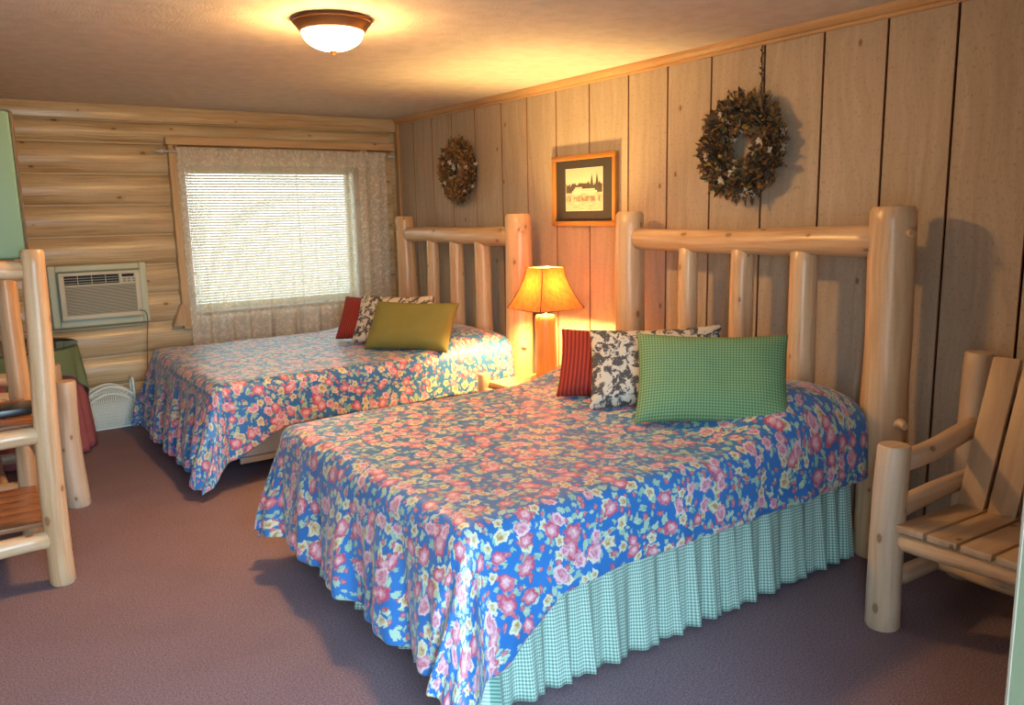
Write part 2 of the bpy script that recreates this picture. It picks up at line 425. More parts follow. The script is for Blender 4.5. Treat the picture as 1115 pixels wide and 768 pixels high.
def lathe(bm, prof, c=(0, 0, 0), seg=32, mat=0, caps=False):
    LY = uvl(bm); rows = []
    for r, z in prof:
        rows.append([bm.verts.new((c[0]+max(r, 1e-5)*math.cos(2*PI*s/seg), c[1]+max(r, 1e-5)*math.sin(2*PI*s/seg), c[2]+z)) for s in range(seg)])
    for k in range(len(prof)-1):
        for s in range(seg):
            s2 = (s+1) % seg
            f = bm.faces.new((rows[k][s], rows[k][s2], rows[k+1][s2], rows[k+1][s])); f.material_index = mat
            for lp, (uu, vv) in zip(f.loops, ((s, k), (s+1, k), (s+1, k+1), (s, k+1))): lp[LY].uv = (uu/seg, prof[vv][1])
    if caps:
        for row, rev in ((rows[0], 1), (rows[-1], 0)): bm.faces.new(row[::-1] if rev else row).material_index = mat
def tube(bm, pts, r, seg=8, mat=0, closed=False):
    pts = [Vector(p) for p in pts]; n = len(pts); rows = []; prev = None
    for i, p in enumerate(pts):
        if closed: d = pts[(i+1) % n]-pts[i-1]
        else: d = pts[min(i+1, n-1)]-pts[max(i-1, 0)]
        d.normalize()
        if prev is None:
            up = Vector((0, 0, 1)) if abs(d.z) < .9 else Vector((1, 0, 0)); a = d.cross(up).normalized()
        else: a = (prev-d*prev.dot(d)).normalized()
        prev = a; b = d.cross(a)
        rows.append([bm.verts.new(p+a*r*math.cos(2*PI*s/seg)+b*r*math.sin(2*PI*s/seg)) for s in range(seg)])
    for k in range(n if closed else n-1):
        for s in range(seg):
            bm.faces.new((rows[k][s], rows[k][(s+1) % seg], rows[(k+1) % n][(s+1) % seg], rows[(k+1) % n][s])).material_index = mat
    if not closed:
        bm.faces.new(rows[0][::-1]).material_index = mat; bm.faces.new(rows[-1]).material_index = mat
def grid(bm, nu, nv, fn, uvfn=None, mat=0, attr=None):
    LY = uvl(bm)
    V = [[bm.verts.new(fn(i/nu, j/nv)) for j in range(nv+1)] for i in range(nu+1)]
    for i in range(nu):
        for j in range(nv):
            f = bm.faces.new((V[i][j], V[i+1][j], V[i+1][j+1], V[i][j+1])); f.material_index = mat
            for lp, (a, b) in zip(f.loops, ((i, j), (i+1, j), (i+1, j+1), (i, j+1))):
                lp[LY].uv = uvfn(a/nu, b/nv) if uvfn else (a/nu, b/nv)
    return V

# ------------------------------------------------------------------ room
HC = 2.44; XL = -4.05; YN = -7.12
WX0, WX1, WZ0, WZ1 = -1.90, -.47, .83, 2.0       # far window opening
# floor
bm = bmesh.new(); box(bm, XL-.12, .12, YN-1.6, .22, -.12, 0); link('floor', bm, M['carpet'], smooth=False, kind='structure')
bm = bmesh.new(); box(bm, XL-.12, .12, YN-.12, .22, HC, HC+.12); link('ceiling', bm, M['ceiling'], smooth=False, kind='structure')
# right wall: grooved panels as one mesh
gy = [-.386, -.722, -1.052, -1.407, -1.778, -2.101, -2.441, -2.791, -3.159, -3.488, -3.814, -4.162, -4.504, -4.823, -5.129, -5.45, -5.77, -6.09, -6.41, -6.73, -7.05]
def groove_wall(name, xw, sgn, gs, y0, y1):
    bm = bmesh.new(); LY = uvl(bm); g = .0062; dp = .006
    prof = [(y0, 0, 0)]
    pts = [(y0, 0)]
    for q in sorted(gs, reverse=True): pts += [(q+g, 0), (q+g*.6, dp), (q-g*.6, dp), (q-g, 0)]
    pts.append((y1, 0))
    zs = [0, HC]
    cols = [[bm.verts.new((xw+sgn*d, y, z)) for z in zs] for y, d in pts]
    for k in range(len(pts)-1):
        f = bm.faces.new((cols[k][0], cols[k+1][0], cols[k+1][1], cols[k][1]))
        f.material_index = 0 if (k % 4 == 0) else 1
        off = k*1.37
        for lp, (kk, z) in zip(f.loops, ((k, 0), (k+1, 0), (k+1, HC), (k, HC))): lp[LY].uv = (pts[kk][0]+off, z+off*2)
    box(bm, min(xw+sgn*.006, xw+sgn*.12), max(xw+sgn*.006, xw+sgn*.12), y1, y0, 0, HC)
    return link(name, bm, [M['panel'], M['groove']], smooth=False, kind='structure')
groove_wall('wall_right', 0, 1, gy, 0, YN)
groove_wall('wall_left', XL, -1, [-.3-.33*k for k in range(21)], 0, YN)
# far wall: half logs
def log_profile(z0, z1, n=14, dep=.060):
    out = []
    for i in range(n+1):
        t = i/n; c = max(0.0, 1-(2*t-1)**2)
        out.append((z0+(z1-z0)*t, -.012-dep*c**.5))
    return out
seams = [.063-.2335, .063]+[.063+.2335*k for k in range(1, 10)]+[2.327]
def far_wall():
    bm = bmesh.new(); LY = uvl(bm)
    def run(x0, x1, zlo, zhi, seed):
        for k in range(len(seams)-1):
            a, b = seams[k], seams[k+1]
            if b <= zlo or a >= zhi: continue
            P = [(z, y) for z, y in log_profile(a, b) if zlo-1e-6 <= z <= zhi+1e-6]
            def yat(z):
                t = (z-a)/(b-a); return -.012-.060*max(0, 1-(2*t-1)**2)**.5
            if a < zlo: P = [(zlo, yat(zlo))]+P
            if b > zhi: P = P+[(zhi, yat(zhi))]
            nx = max(1, int((x1-x0)/.25)); rr = random.Random(seed*0+k)
            off = (rr.random()*20, rr.random()*20)
            rows = []
            for z, y in P:
                row = []
                for i in range(nx+1):
                    x = x0+(x1-x0)*i/nx
                    row.append(bm.verts.new((x, y+.004*noise.noise(Vector((x*1.5, k*7.3, z*2))), z)))
                rows.append(row)
            for j in range(len(P)-1):
                for i in range(nx):
                    f = bm.faces.new((rows[j][i], rows[j][i+1], rows[j+1][i+1], rows[j+1][i]))
                    for lp, (jj, ii) in zip(f.loops, ((j, i), (j, i+1), (j+1, i+1), (j+1, i))):
                        lp[LY].uv = (P[jj][0]*1.25+off[0], x0+(x1-x0)*ii/nx+off[1])
            # end cap towards the corner
            if x1 > -.2:
                vs = [bm.verts.new((x1, y, z)) for z, y in P]+[bm.verts.new((x1, 0, P[-1][0])), bm.verts.new((x1, 0, P[0][0]))]
                f = bm.faces.new(vs)
                for lp in f.loops: lp[LY].uv = (lp.vert.co.y*2+off[0], lp.vert.co.z+off[1])
    e = -.075
    run(XL, WX0, 0, 2.327, 1); run(WX1, e, 0, 2.327, 2)
    run(WX0, WX1, 0, WZ0, 3); run(WX0, WX1, WZ1, 2.327, 4)
    for zz in seams[1:]:
        for (xa, xb) in (((XL, WX0), (WX1, e)) if WZ0-.02 < zz < WZ1+.02 else ((XL, e),)): box(bm, xa, xb, -.036, 0, zz-.005, zz+.005, .0, mat=1, grain='x')
    box(bm, XL, 0, -.085, 0, 2.327, HC, .006, grain='x')
    # backing with the opening
    for (x0, x1, z0, z1) in ((XL, WX0, 0, HC), (WX1, 0, 0, HC), (WX0, WX1, 0, WZ0), (WX0, WX1, WZ1, HC)): box(bm, x0, x1, -.006, .12, z0, z1, grain='x')
    o = link('wall_far', bm, [M['log_wall'], M['chink']], kind='structure', angle=.9)
    return o
far_wall()
# near wall with the doorway the photograph was taken from
DX0, DX1, DZ = -3.98, -2.78, 2.2
bm = bmesh.new()
box(bm, XL, DX0, YN-.12, YN, 0, HC); box(bm, DX1, 0, YN-.12, YN, 0, HC); box(bm, DX0, DX1, YN-.12, YN, DZ, HC)
link('wall_near', bm, M['panel'], smooth=False, kind='structure')
# trims
bm = bmesh.new()
pr = [(0, 2.385), (-.012, 2.385), (-.016, 2.392), (-.016, 2.40), (-.03, 2.405), (-.042, 2.42), (-.046, 2.432), (-.046, HC), (0, HC)]
LY = uvl(bm); c0 = [bm.verts.new((x, -.09, z)) for x, z in pr]; c1 = [bm.verts.new((x, YN, z)) for x, z in pr]
for i in range(len(pr)-1):
    f = bm.faces.new((c0[i], c1[i], c1[i+1], c0[i+1]))
    for lp, (a, b) in zip(f.loops, ((i, 0), (i, 7), (i+1, 7), (i+1, 0))): lp[LY].uv = (pr[a][0]+pr[a][1], b)
bm.faces.new(c0[::-1])
link('trim_1', bm, M['trim'], smooth=False, kind='structure')
bm = bmesh.new(); box(bm, -.026, 0, -.125, -.085, 0, 2.40, .004); link('trim_2', bm, M['trim'], smooth=False, kind='structure')
bm = bmesh.new(); box(bm, -.014, 0, YN, -.125, 0, .075, .004, grain='y'); link('baseboard_right', bm, M['trim'], smooth=False, kind='structure')
# window with casing
win = bpy.data.objects.new('window_1', None); COL.objects.link(win); win['kind'] = 'structure'; win.location = (-1.18, 0, .83)
def wpart(name, bm, mat, **k):
    o = link(name, bm, mat, None, **k); o.parent = win; o.matrix_parent_inverse = Matrix.Translation((1.18, 0, -.83)); return o
bm = bmesh.new()
box(bm, -2.035, -.06, -.135, -.02, 2.155, 2.215, .004, grain='x')
box(bm, -2.02, -1.955, -.13, -.02, .70, 2.155, .004)
box(bm, -.40, -.335, -.13, -.02, .70, 2.155, .004)
# flared block at the foot of the casing
b2 = bmesh.new(); vs = [b2.verts.new((x, y, z)) for y in (-.14, -.02) for x, z in ((-2.035, .90), (-1.965, .90), (-1.94, .73), (-2.10, .73))]
for f in ((0, 1, 2, 3), (7, 6, 5, 4), (0, 4, 5, 1), (1, 5, 6, 2), (2, 6, 7, 3), (3, 7, 4, 0)): b2.faces.new([vs[i] for i in f])
bmesh.ops.recalc_face_normals(b2, faces=b2.faces); merge(bm, b2, grain='z')
box(bm, -2.0, -.36, -.12, -.02, .74, .80, .004, grain='x')
wpart('window_casing', bm, M['casing'], smooth=False)
bm = bmesh.new()
for (x0, x1, z0, z1) in ((WX0, WX1, WZ0, WZ0+.045), (WX0, WX1, WZ1-.045, WZ1), (WX0, WX0+.02, WZ0, WZ1), (WX1-.02, WX1, WZ0, WZ1)): box(bm, x0, x1, .04, .085, z0, z1, .004)
for (x0, x1, z0, z1) in ((WX0-.0, WX1, WZ0-.012, WZ0), (WX0, WX1, WZ1, WZ1+.012), (WX0-.012, WX0, WZ0, WZ1), (WX1, WX1+.012, WZ0, WZ1)): box(bm, x0, x1, -.09, .12, z0, z1)
wpart('window_frame', bm, M['white_metal'], smooth=False)
bm = bmesh.new(); box(bm, WX0+.04, WX1-.04, .06, .066, WZ0+.04, WZ1-.04); wpart('pane', bm, M['glass'], smooth=False)
# blind
bl = thing('window_blind', 'cream horizontal slat blind lowered over the window behind the lace curtain', 'blind', (-1.18, -.045, WZ0))
bm = bmesh.new(); x0, x1 = -.708, .708
zt = WZ1-WZ0-.055; k = 0
while zt-k*.0222 > .02:
    z = zt-k*.0222; t = math.radians(48)
    def sl(u, v, z=z, t=t):
        w = (v-.5)*.025; arc = .0025*(1-(2*v-1)**2)
        return Vector((x0+(x1-x0)*u, w*math.cos(t)+arc*math.sin(t), z+w*math.sin(t)+arc*math.cos(t)))
    grid(bm, 1, 4, sl); k += 1
link('slats', bm, M['slat'], bl)
bm = bmesh.new(); box(bm, -.70, .70, -.02, .02, WZ1-WZ0-.045, WZ1-WZ0-.005, .003); link('head_rail', bm, M['slat'], bl, smooth=False)
bm = bmesh.new(); box(bm, -.70, .70, -.012, .012, .004, .018, .003); link('bottom_rail', bm, M['slat'], bl, smooth=False)
for x in (-.55, 0, .55):
    bm = bmesh.new(); tube(bm, [(x, -.014, .01), (x, -.014, 1.12)], .0012, 6); link('ladder_cord', bm, M['slat'], bl)
# curtain rod and lace curtain
rod = thing('curtain_rod', 'thin white curtain rod across the top of the window under the pine header', 'curtain rod', (-1.08, -.165, 2.10))
bm = bmesh.new(); tube(bm, [(-.98, 0, 0), (.93, 0, 0)], .009, 10); link('rod', bm, M['mattress'], rod)
for s in (-1, 1):
    e = -.98 if s < 0 else .93
    bm = bmesh.new(); lathe(bm, [(.0, 0), (.014, .005), (.018, .02), (.010, .04), (.004, .07), (0, .075)], seg=16)
    o = link('finial', bm, M['mattress'], rod); o.location = (e, 0, 0); o.rotation_euler = (0, s*PI/2, 0)
    bm = bmesh.new(); box(bm, e-.008, e+.008, 0, .065, -.008, .008, .002); link('bracket', bm, M['mattress'], rod, smooth=False)
def curtain(name, xa, xb, label, seed):
    bm = bmesh.new(); att = bm.verts.layers.float.new('border')
    ztop, zbot = 2.135, .50; W = xb-xa; flat = W*1.25
    def fn(u, v):
        x = xa+W*u; z = ztop+(zbot-ztop)*v
        amp = .010+.016*v
        y = -.168+amp*(math.sin(u*W*36+seed)+.6*math.sin(u*W*61+seed*2+v*1.2))+.008*noise.noise(Vector((x*4, z*2, seed)))
        if abs(z-2.10) < .03: y = -.168-.011+.006*math.sin(u*W*120)
        x += .008*math.sin(u*W*42+seed+1.4)*v
        zz = z+(.012*abs(math.sin(u*W*38)) if v > .99 else 0)
        if v > .999: pass
        e = .008*abs(math.sin(z*45))
        if u < .001: x -= e
        if u > .999: x += e
        return Vector((x, y, zz))
    nu, nv = int(W*110), 90
    V = grid(bm, nu, nv, fn, lambda u, v: (u*flat+seed, v*(ztop-zbot)+seed*.7))
    outer = 0 if seed < 5 else 1
    for i, col in enumerate(V):
        for j, vt in enumerate(col):
            u, v = i/nu, j/nv
            de = (u if outer == 0 else 1-u)*W
            b = max(0, 1-de/.10) if de < .10 else 0
            b = max(b, 1 if (1-v)*(ztop-zbot) < .30 else 0, 1 if v*(ztop-zbot) < .13 else 0)
            if outer and (1-u)*W < .26: b = max(b, .6)
            vt[att] = min(1, b*1.4)
    o = link(name, bm, M['lace']); tag(o, label, 'curtain')
    return o
curtain('lace_curtain', -1.965, -1.02, 'left half of the cream lace curtain hanging over the window, nearer the air conditioner', 1.3)
curtain('lace_curtain', -1.02, -.185, 'right half of the cream lace curtain hanging over the window, nearer the room corner', 7.9)

# ------------------------------------------------------------------ air conditioner
ac = thing('air_conditioner', 'cream through-wall air conditioner with louvred grille set in the log wall', 'air conditioner', (-2.605, -.105, .795))
bm = bmesh.new()
for (x0, x1, z0, z1) in ((-.335, -.285, 0, .46), (.285, .335, 0, .46), (-.285, .285, 0, .052), (-.285, .285, .415, .46)): box(bm, x0, x1, -.045, .10, z0, z1, .008)
link('mounting_frame', bm, M['ac_frame'], ac, angle=.6)
bm = bmesh.new(); box(bm, -.285, .285, -.02, .09, .052, .415)
link('sleeve_recess', bm, M['ac_sleeve'], ac, smooth=False)
bm = bmesh.new()
yf = -.10
# fascia ring: built as bars
for (x0, x1, z0, z1) in ((-.276, .276, .385, .408), (-.276, .276, .058, .092), (-.276, -.24, .09, .386), (.24, .276, .09, .386), (-.245, .245, .305, .318), (.130, .142, .315, .388)): box(bm, x0, x1, yf, -.02, z0, z1, .003)
link('fascia', bm, M['ac'], ac, angle=.6)
bm = bmesh.new()
for k in range(22): box(bm, -.24, .24, yf+.004, yf+.012, .095+k*.0096, .0998+k*.0096, .001)
link('intake_grille', bm, M['ac'], ac, smooth=False)
bm = bmesh.new(); box(bm, -.245, .245, yf+.016, yf+.03, .09, .31); link('filter', bm, M['ac_filter'], ac, smooth=False)
bm = bmesh.new(); box(bm, -.245, .135, yf+.03, yf+.05, .315, .388); box(bm, -.245, -.24, yf+.01, yf+.05, .315, .388)
link('vent_recess', bm, M['dark'], ac, smooth=False)
bm = bmesh.new()
for k in range(3): box(bm, -.243, .132, yf+.006, yf+.022, .328+k*.018, .331+k*.018)
for k in range(1, 4): box(bm, -.243+k*.094-.0015, -.243+k*.094+.0015, yf+.004, yf+.02, .316, .387)
link('vent_louvre', bm, M['ac'], ac, smooth=False)
bm = bmesh.new(); box(bm, .14, .245, yf+.005, yf+.03, .315, .388, .002); link('control_panel', bm, M['ac'], ac, smooth=False)
bm = bmesh.new(); box(bm, .15, .235, yf+.001, yf+.008, .362, .383, .002); link('display', bm, M['ac_display'], ac, smooth=False)
for k in range(6):
    bm = bmesh.new(); x = .155+(k % 3)*.033; z = .340 if k < 3 else .323
    box(bm, x, x+.022, yf-.003, yf+.006, z, z+.011, .002); link('button', bm, M['knob'], ac, smooth=False)
bm = bmesh.new(); tube(bm, [(.25, -.115+.0, .10), (.285, -.12, .09), (.305, -.07, .06), (.31, -.055, 0), (.30, -.03, -.12), (.285, -.025, -.3), (.27, -.03, -.5), (.255, -.015, -.70), (.25, -.02, -.785)], .004, 8)
link('power_cord', bm, M['cord'], ac)

# ------------------------------------------------------------------ ceiling light
cl = thing('ceiling_light', 'round flush ceiling light with bronze rim and glowing frosted dome', 'ceiling light', (-2.0, -3.37, HC))
bm = bmesh.new(); lathe(bm, [(.0, 0), (.178, 0), (.180, -.006), (.172, -.012), (.172, -.018), (.165, -.024), (.146, -.052), (.138, -.056), (.132, -.052), (.0, -.05)], seg=64)
link('rim', bm, M['bronze'], cl, angle=.8)
bm = bmesh.new(); lathe(bm, [(.136*math.cos(t), -.052-.082*math.sin(t)) for t in [i*PI/2/14 for i in range(15)]], seg=64)
bmesh.ops.recalc_face_normals(bm, faces=bm.faces); link('glass_dome', bm, M['glass_lamp'], cl)
bm = bmesh.new(); lathe(bm, [(0, -.128), (.017, -.131), (.019, -.137), (.012, -.143), (.006, -.148), (.007, -.154), (0, -.158)], seg=24); link('finial', bm, M['bronze'], cl)

# ------------------------------------------------------------------ beds
def headboard(bed, yl, yr, xs=-.20):
    """yl: far side post, yr: near side post; local coordinates equal world minus bed origin"""
    ox, oy, _ = bed.location
    X = xs-ox
    for y, r0, r1 in ((yl, .092, .084), (yr, .102, .094)):
        mk_log('post', (X, y-oy, 0), (X, y-oy, 1.565), r0, r1, bed, cham=.02, bend=.008, irr=.07, seg=28)
    mk_log('top_rail', (X-.01, yl-oy-.05, 1.405), (X-.01, yr-oy+.05, 1.41), .058, .07, bed, cham=.03, irr=.05)
    mk_log('lower_rail', (X, yl-oy-.05, .42), (X, yr-oy+.05, .42), .055, .055, bed)
    n = 3
    for k in range(n):
        f = (.285, .51, .735)[k]
        y = yl+(yr-yl)*f-oy
        mk_log('spindle', (X-.005, y, .44), (X-.005, y, 1.372), .058+.004*k, .052+.006*k, bed, cham=.015, irr=.035, bend=.004)
    # trimmed branch stubs on the near post
    for z in (1.45, .63):
        bm = bmesh.new(); log(bm, (X-.03, yr-oy-.075, z), (X-.045, yr-oy-(.105 if z > 1 else .125), z+.005), .022, .018, seg=12, cham=.005)
        link('branch_stub', bm, M['log'], bed, angle=.7)
def make_bed(label, y_near, y_far, yl, yr):
    bed = thing('log_bed', label, 'bed', (-1.3, (y_near+y_far)/2, 0))
    headboard(bed, yl, yr)
    ox, oy = -1.3, (y_near+y_far)/2; hw = (y_far-y_near)/2
    bm = bmesh.new(); box(bm, -2.33-ox, -.33-ox, -hw+.03, hw-.03, .39, .60, .04); link('mattress', bm, M['mattress'], bed, angle=.6)
    bm = bmesh.new(); box(bm, -2.255-ox, -.34-ox, -hw+.045, hw-.045, .17, .385, .02); link('box_spring', bm, M['boxspring'], bed, angle=.6)
    bm = bmesh.new()
    for y in (-hw+.06, hw-.085): box(bm, -2.24-ox, -.30-ox, y, y+.025, .13, .168, .003)
    box(bm, -1.32-ox, -1.29-ox, -hw+.085, hw-.085, .13, .168)
    link('metal_frame', bm, M['silver'], bed, smooth=False)
    for x in (-2.02, -.6):
        for y in (-hw+.055, hw-.055):
            bm = bmesh.new(); box(bm, x-ox-.022, x-ox+.022, y-.012, y+.012, .02, .14, .003); box(bm, x-ox-.03, x-ox+.03, y-.03, y+.03, 0, .022, .004)
            link('leg', bm, M['brass_plate'], bed, smooth=False)
    return bed
bedA = make_bed('large log bed nearest the camera with thick peeled pine headboard posts', -4.98, -3.44, -3.39, -5.02)
bedB = make_bed('peeled log bed beside the window, beyond the table lamp', -2.28, -.68, -.54, -2.24)

def quilt(name, label, X0, X1, Y0, Y1, top, foot, sideN, sideF, mound, seed, cap=.60, flare=.19, droop=.20):
    """X0 foot edge, X1 head edge; Y0 near edge, Y1 far edge"""
    bm = bmesh.new(); R = .07
    sx0, sx1 = -foot, (X1-X0)+.03
    t0, t1 = -sideN, (Y1-Y0)+sideF
    def pos(s, t):
        a = max(0.0, -s); b = 0.0; sg = 0
        if t < 0: b = -t; sg = -1
        elif t > Y1-Y0: b = t-(Y1-Y0); sg = 1
        bx = X0+max(0.0, s); by = Y0+min(max(t, 0), Y1-Y0)
        r = math.hypot(a, b)
        if r > cap and a > 0 and b > 0: r = cap+.22*(r-cap)
        # head mound over the pillows beneath
        mx = (bx-(X1-.24))/.34
        m = math.exp(-abs(mx)**2.6)*mound
        w = Y1-Y0; ed = min(t, w-t)/.16 + .4
        prof = 1/(1+math.exp(-4.0*(ed-.25))) if True else 1
        zz = top+m*prof+.006*noise.noise(Vector((bx*3+seed, by*3, 0)))+.003*noise.noise(Vector((bx*9+seed, by*9, 0)))
        if r <= 1e-6: return Vector((bx, by, zz))
        # soft drop
        if r < R*PI/2: h = R*math.sin(r/R); dr = R*(1-math.cos(r/R)); ex = 0
        else: ex = r-R*PI/2; h = R; dr = R+ex
        th = math.atan2(b, a)
        s2 = math.sin(2*th) if (a > 0 and b > 0) else 0
        fl = .05+(flare-.05)*(math.cos(th)**2)+.16*s2*s2
        h += ex*fl; dr = R+ex*math.sqrt(max(.05, 1-fl*fl)) if ex > 0 else dr
        # folds
        e = (by if b == 0 or a > b else bx)
        if s2 > 0: e = seed+th*.42+ (by if a > b else bx)*0+5
        e2 = e + (.40*ex if a >= b else .12*ex)
        amp = min(1, ex/.35)
        side_amp = 1.0 if a >= b else .28
        wv = math.sin(e2*17+seed)+.7*math.sin(e2*33+seed*3+ex*2)+.4*math.sin(e2*61+seed*1.7)
        wv += 1.4*noise.noise(Vector((e2*6, ex*2, seed)))
        blend = 1.0
        h += amp*.021*wv*side_amp + amp*.02*side_amp
        if s2 > 0: h += amp*s2*.022*math.sin(th*6+seed)
        d = Vector((-math.cos(th)*1.0, sg*math.sin(th)))
        if b == 0: d = Vector((-1, 0))
        if a == 0: d = Vector((0, sg))
        z = zz-dr
        z = max(z, .014)
        return Vector((bx+d.x*(h-R*.0), by+d.y*h, z))
    ds = .0225
    nu = int((sx1-sx0)/ds); nv = int((t1-t0)/ds)
    def tt(s, v):
        ta = t0-droop*(math.exp(-(s/.22)**2) if s > 0 else 1.0)
        return ta+(t1-ta)*v
    grid(bm, nu, nv, lambda u, v: pos(sx0+(sx1-sx0)*u, tt(sx0+(sx1-sx0)*u, v)), lambda u, v: (sx0+(sx1-sx0)*u+seed, tt(sx0+(sx1-sx0)*u, v)+seed))
    bmesh.ops.recalc_face_normals(bm, faces=bm.faces)
    o = link(name, bm, M['quilt'])
    md = o.modifiers.new('thick', 'SOLIDIFY'); md.thickness = .012; md.offset = -1
    md = o.modifiers.new('sub', 'SUBSURF'); md.levels = 1; md.render_levels = 1
    if o.data.polygons[len(o.data.polygons)//2].normal.z < 0: o.data.flip_normals()
    return tag(o, label, 'quilt')
quilt('floral_quilt', 'blue quilt with pink and cream roses spread over the large near bed', -2.33, -.34, -4.95, -3.47, .655, .50, .315, .33, .16, 2.0)
quilt('floral_quilt', 'blue floral quilt reaching the carpet on the far bed beside the window', -2.33, -.34, -2.25, -.68, .645, .585, .33, .33, .12, 6.3, cap=.625, droop=.16)

# bed skirt, gathered ruffle round the near bed
def skirt():
    bm = bmesh.new(); LY = uvl(bm)
    path = [(-.36, -4.955), (-2.285, -4.955), (-2.285, -3.465), (-.36, -3.465)]
    pts = []; L = 0
    for (a, b) in zip(path[:-1], path[1:]):
        a, b = Vector(a), Vector(b); d = (b-a); n = int(d.length/.009); nr = Vector((d.y, -d.x)).normalized()
        for i in range(n): pts.append((a+d*i/n, nr, L+d.length*i/n))
        L += d.length
    prev = None; nz = 12; ztop, zb = .375, .022
    for k, (p, nr, s) in enumerate(pts):
        ph = s*2*PI/.125+4.5*noise.noise(Vector((s*2.2, 1, 0)))
        row = []
        for j in range(nz+1):
            v = j/nz; am = .006+.020*v
            off = .012+am*(1+math.sin(ph)*.8+.35*math.sin(ph*2.3+1))+.008*v
            q = p-nr*(-off) if False else p+nr*(-off)
            zz = ztop+(zb+.006*math.sin(ph)+.006*noise.noise(Vector((s*2, 5, 0)))-ztop)*v
            row.append(bm.verts.new((q.x, q.y, zz)))
        if prev:
            for j in range(nz):
                f = bm.faces.new((prev[j], row[j], row[j+1], prev[j+1]))
                for lp, (ss, jj) in zip(f.loops, ((ps, j), (s, j), (s, j+1), (ps, j+1))): lp[LY].uv = (ss*1.7, jj/nz*(ztop-zb))
        prev = row; ps = s
    # make sure the ruffle lies outside the path
    o = link('bed_skirt', bm, M['skirt'])
    md = o.modifiers.new('thick', 'SOLIDIFY'); md.thickness = .002
    return tag(o, 'gathered green and white gingham bed skirt under the near bed quilt', 'bed skirt')
sk = skirt()

# ------------------------------------------------------------------ pillows
def pillow(name, label, mat, base, width_dir, w, h, th, tilt, z, roll=0, seed=0, group=None):
    """base: centre of the lower edge; width_dir: unit vector along the width; leans back by tilt degrees"""
    bm = bmesh.new()
    N = 28; Mm = 20
    def surf(sg):
        def fn(u, v):
            a, b = 2*u-1, 2*v-1
            pinx = 1-.05*(1-abs(b)**2.2)
            piny = 1-.11*(1-abs(a)**2.2)
            f = max(0, (1-a**4)*(1-b**4))**.55
            bul = th/2*1.12*f*(1+.14*noise.noise(Vector((a*1.7+seed, b*1.7, sg))))
            wr = .007*noise.noise(Vector((a*7+seed, b*7, sg*3)))*f
            slump = -.012*(1-b)*(1-a*a)
            return Vector((a*w/2*pinx, sg*(bul+wr)+sg*.0015, (b*.5*piny+.5)*h+slump*0))
        return fn
    grid(bm, N, Mm, surf(-1), lambda u, v: (u*w+seed, v*h+seed))
    grid(bm, N, Mm, surf(1), lambda u, v: (u*w+seed+.3, v*h+seed))
    bmesh.ops.remove_doubles(bm, verts=bm.verts, dist=.0032)
    bmesh.ops.recalc_face_normals(bm, faces=bm.faces)
    o = link(name, bm, M[mat])
    wd = Vector((*width_dir, 0)).normalized(); bk = Vector((-wd.y, wd.x, 0))
    t = math.radians(tilt)
    # local x -> wd, local y -> back direction, local z -> up, tilted back
    zc = Vector((bk.x*math.sin(t), bk.y*math.sin(t), math.cos(t))); yc = zc.cross(wd)
    R = Matrix(((wd.x, yc.x, zc.x), (wd.y, yc.y, zc.y), (wd.z, yc.z, zc.z)))
    R = R @ Matrix.Rotation(math.radians(roll), 3, 'Y')
    o.matrix_world = Matrix.Translation((base[0], base[1], z)) @ R.to_4x4()
    md = o.modifiers.new('sub', 'SUBSURF'); md.levels = 1; md.render_levels = 1
    return tag(o, label, 'pillow', group)
wdA = (.68, -.73)
pillow('throw_pillow', 'green woven check pillow leaning in front on the near bed', 'green_check', (-.985, -4.715), wdA, .66, .43, .15, 28, .662, seed=1)
pillow('throw_pillow', 'black and cream toile pillow behind the green check pillow on the near bed', 'toile', (-.945, -4.36), wdA, .64, .42, .13, 30, .665, seed=4, roll=-3)
pillow('throw_pillow', 'red ribbed pillow at the back of the stack on the near bed', 'red_stripe', (-.955, -4.09), wdA, .60, .39, .12, 34, .665, seed=7)
wdB = (.55, -.83)
pillow('throw_pillow', 'plain olive green pillow leaning in front on the far bed', 'olive', (-1.055, -2.09), wdB, .66, .39, .15, 34, .655, seed=2)
pillow('throw_pillow', 'black and cream toile pillow behind the olive pillow on the far bed', 'toile', (-1.03, -1.78), wdB, .62, .40, .12, 28, .655, seed=9)
pillow('throw_pillow', 'red ribbed pillow at the back of the stack on the far bed', 'red_stripe', (-1.05, -1.49), wdB, .58, .37, .11, 30, .655, seed=12)

# ------------------------------------------------------------------ nightstand and lamp
ns = thing('log_nightstand', 'low peeled log nightstand between the beds holding the table lamp', 'nightstand', (-.43, -2.86, 0))
for x in (-.29, .27):
    for y in (-.31, .31):
        mk_log('leg', (x, y, 0), (x, y, .53), .045, .042, ns, cham=.01)
bm = bmesh.new(); box(bm, -.27, .25, -.30, .30, .45, .48, .006, grain='y'); link('top', bm, M['log'], ns, angle=.6)
bm = bmesh.new(); box(bm, -.27, .25, -.28, .28, .15, .17, .004, grain='y'); link('shelf', bm, M['log'], ns, angle=.6)
for y in (-.31, .31):
    mk_log('side_rail', (-.26, y, .42), (.24, y, .42), .026, .026, ns)
mk_log('front_rail', (-.29, -.28, .42), (-.29, .28, .42), .026, .026, ns)

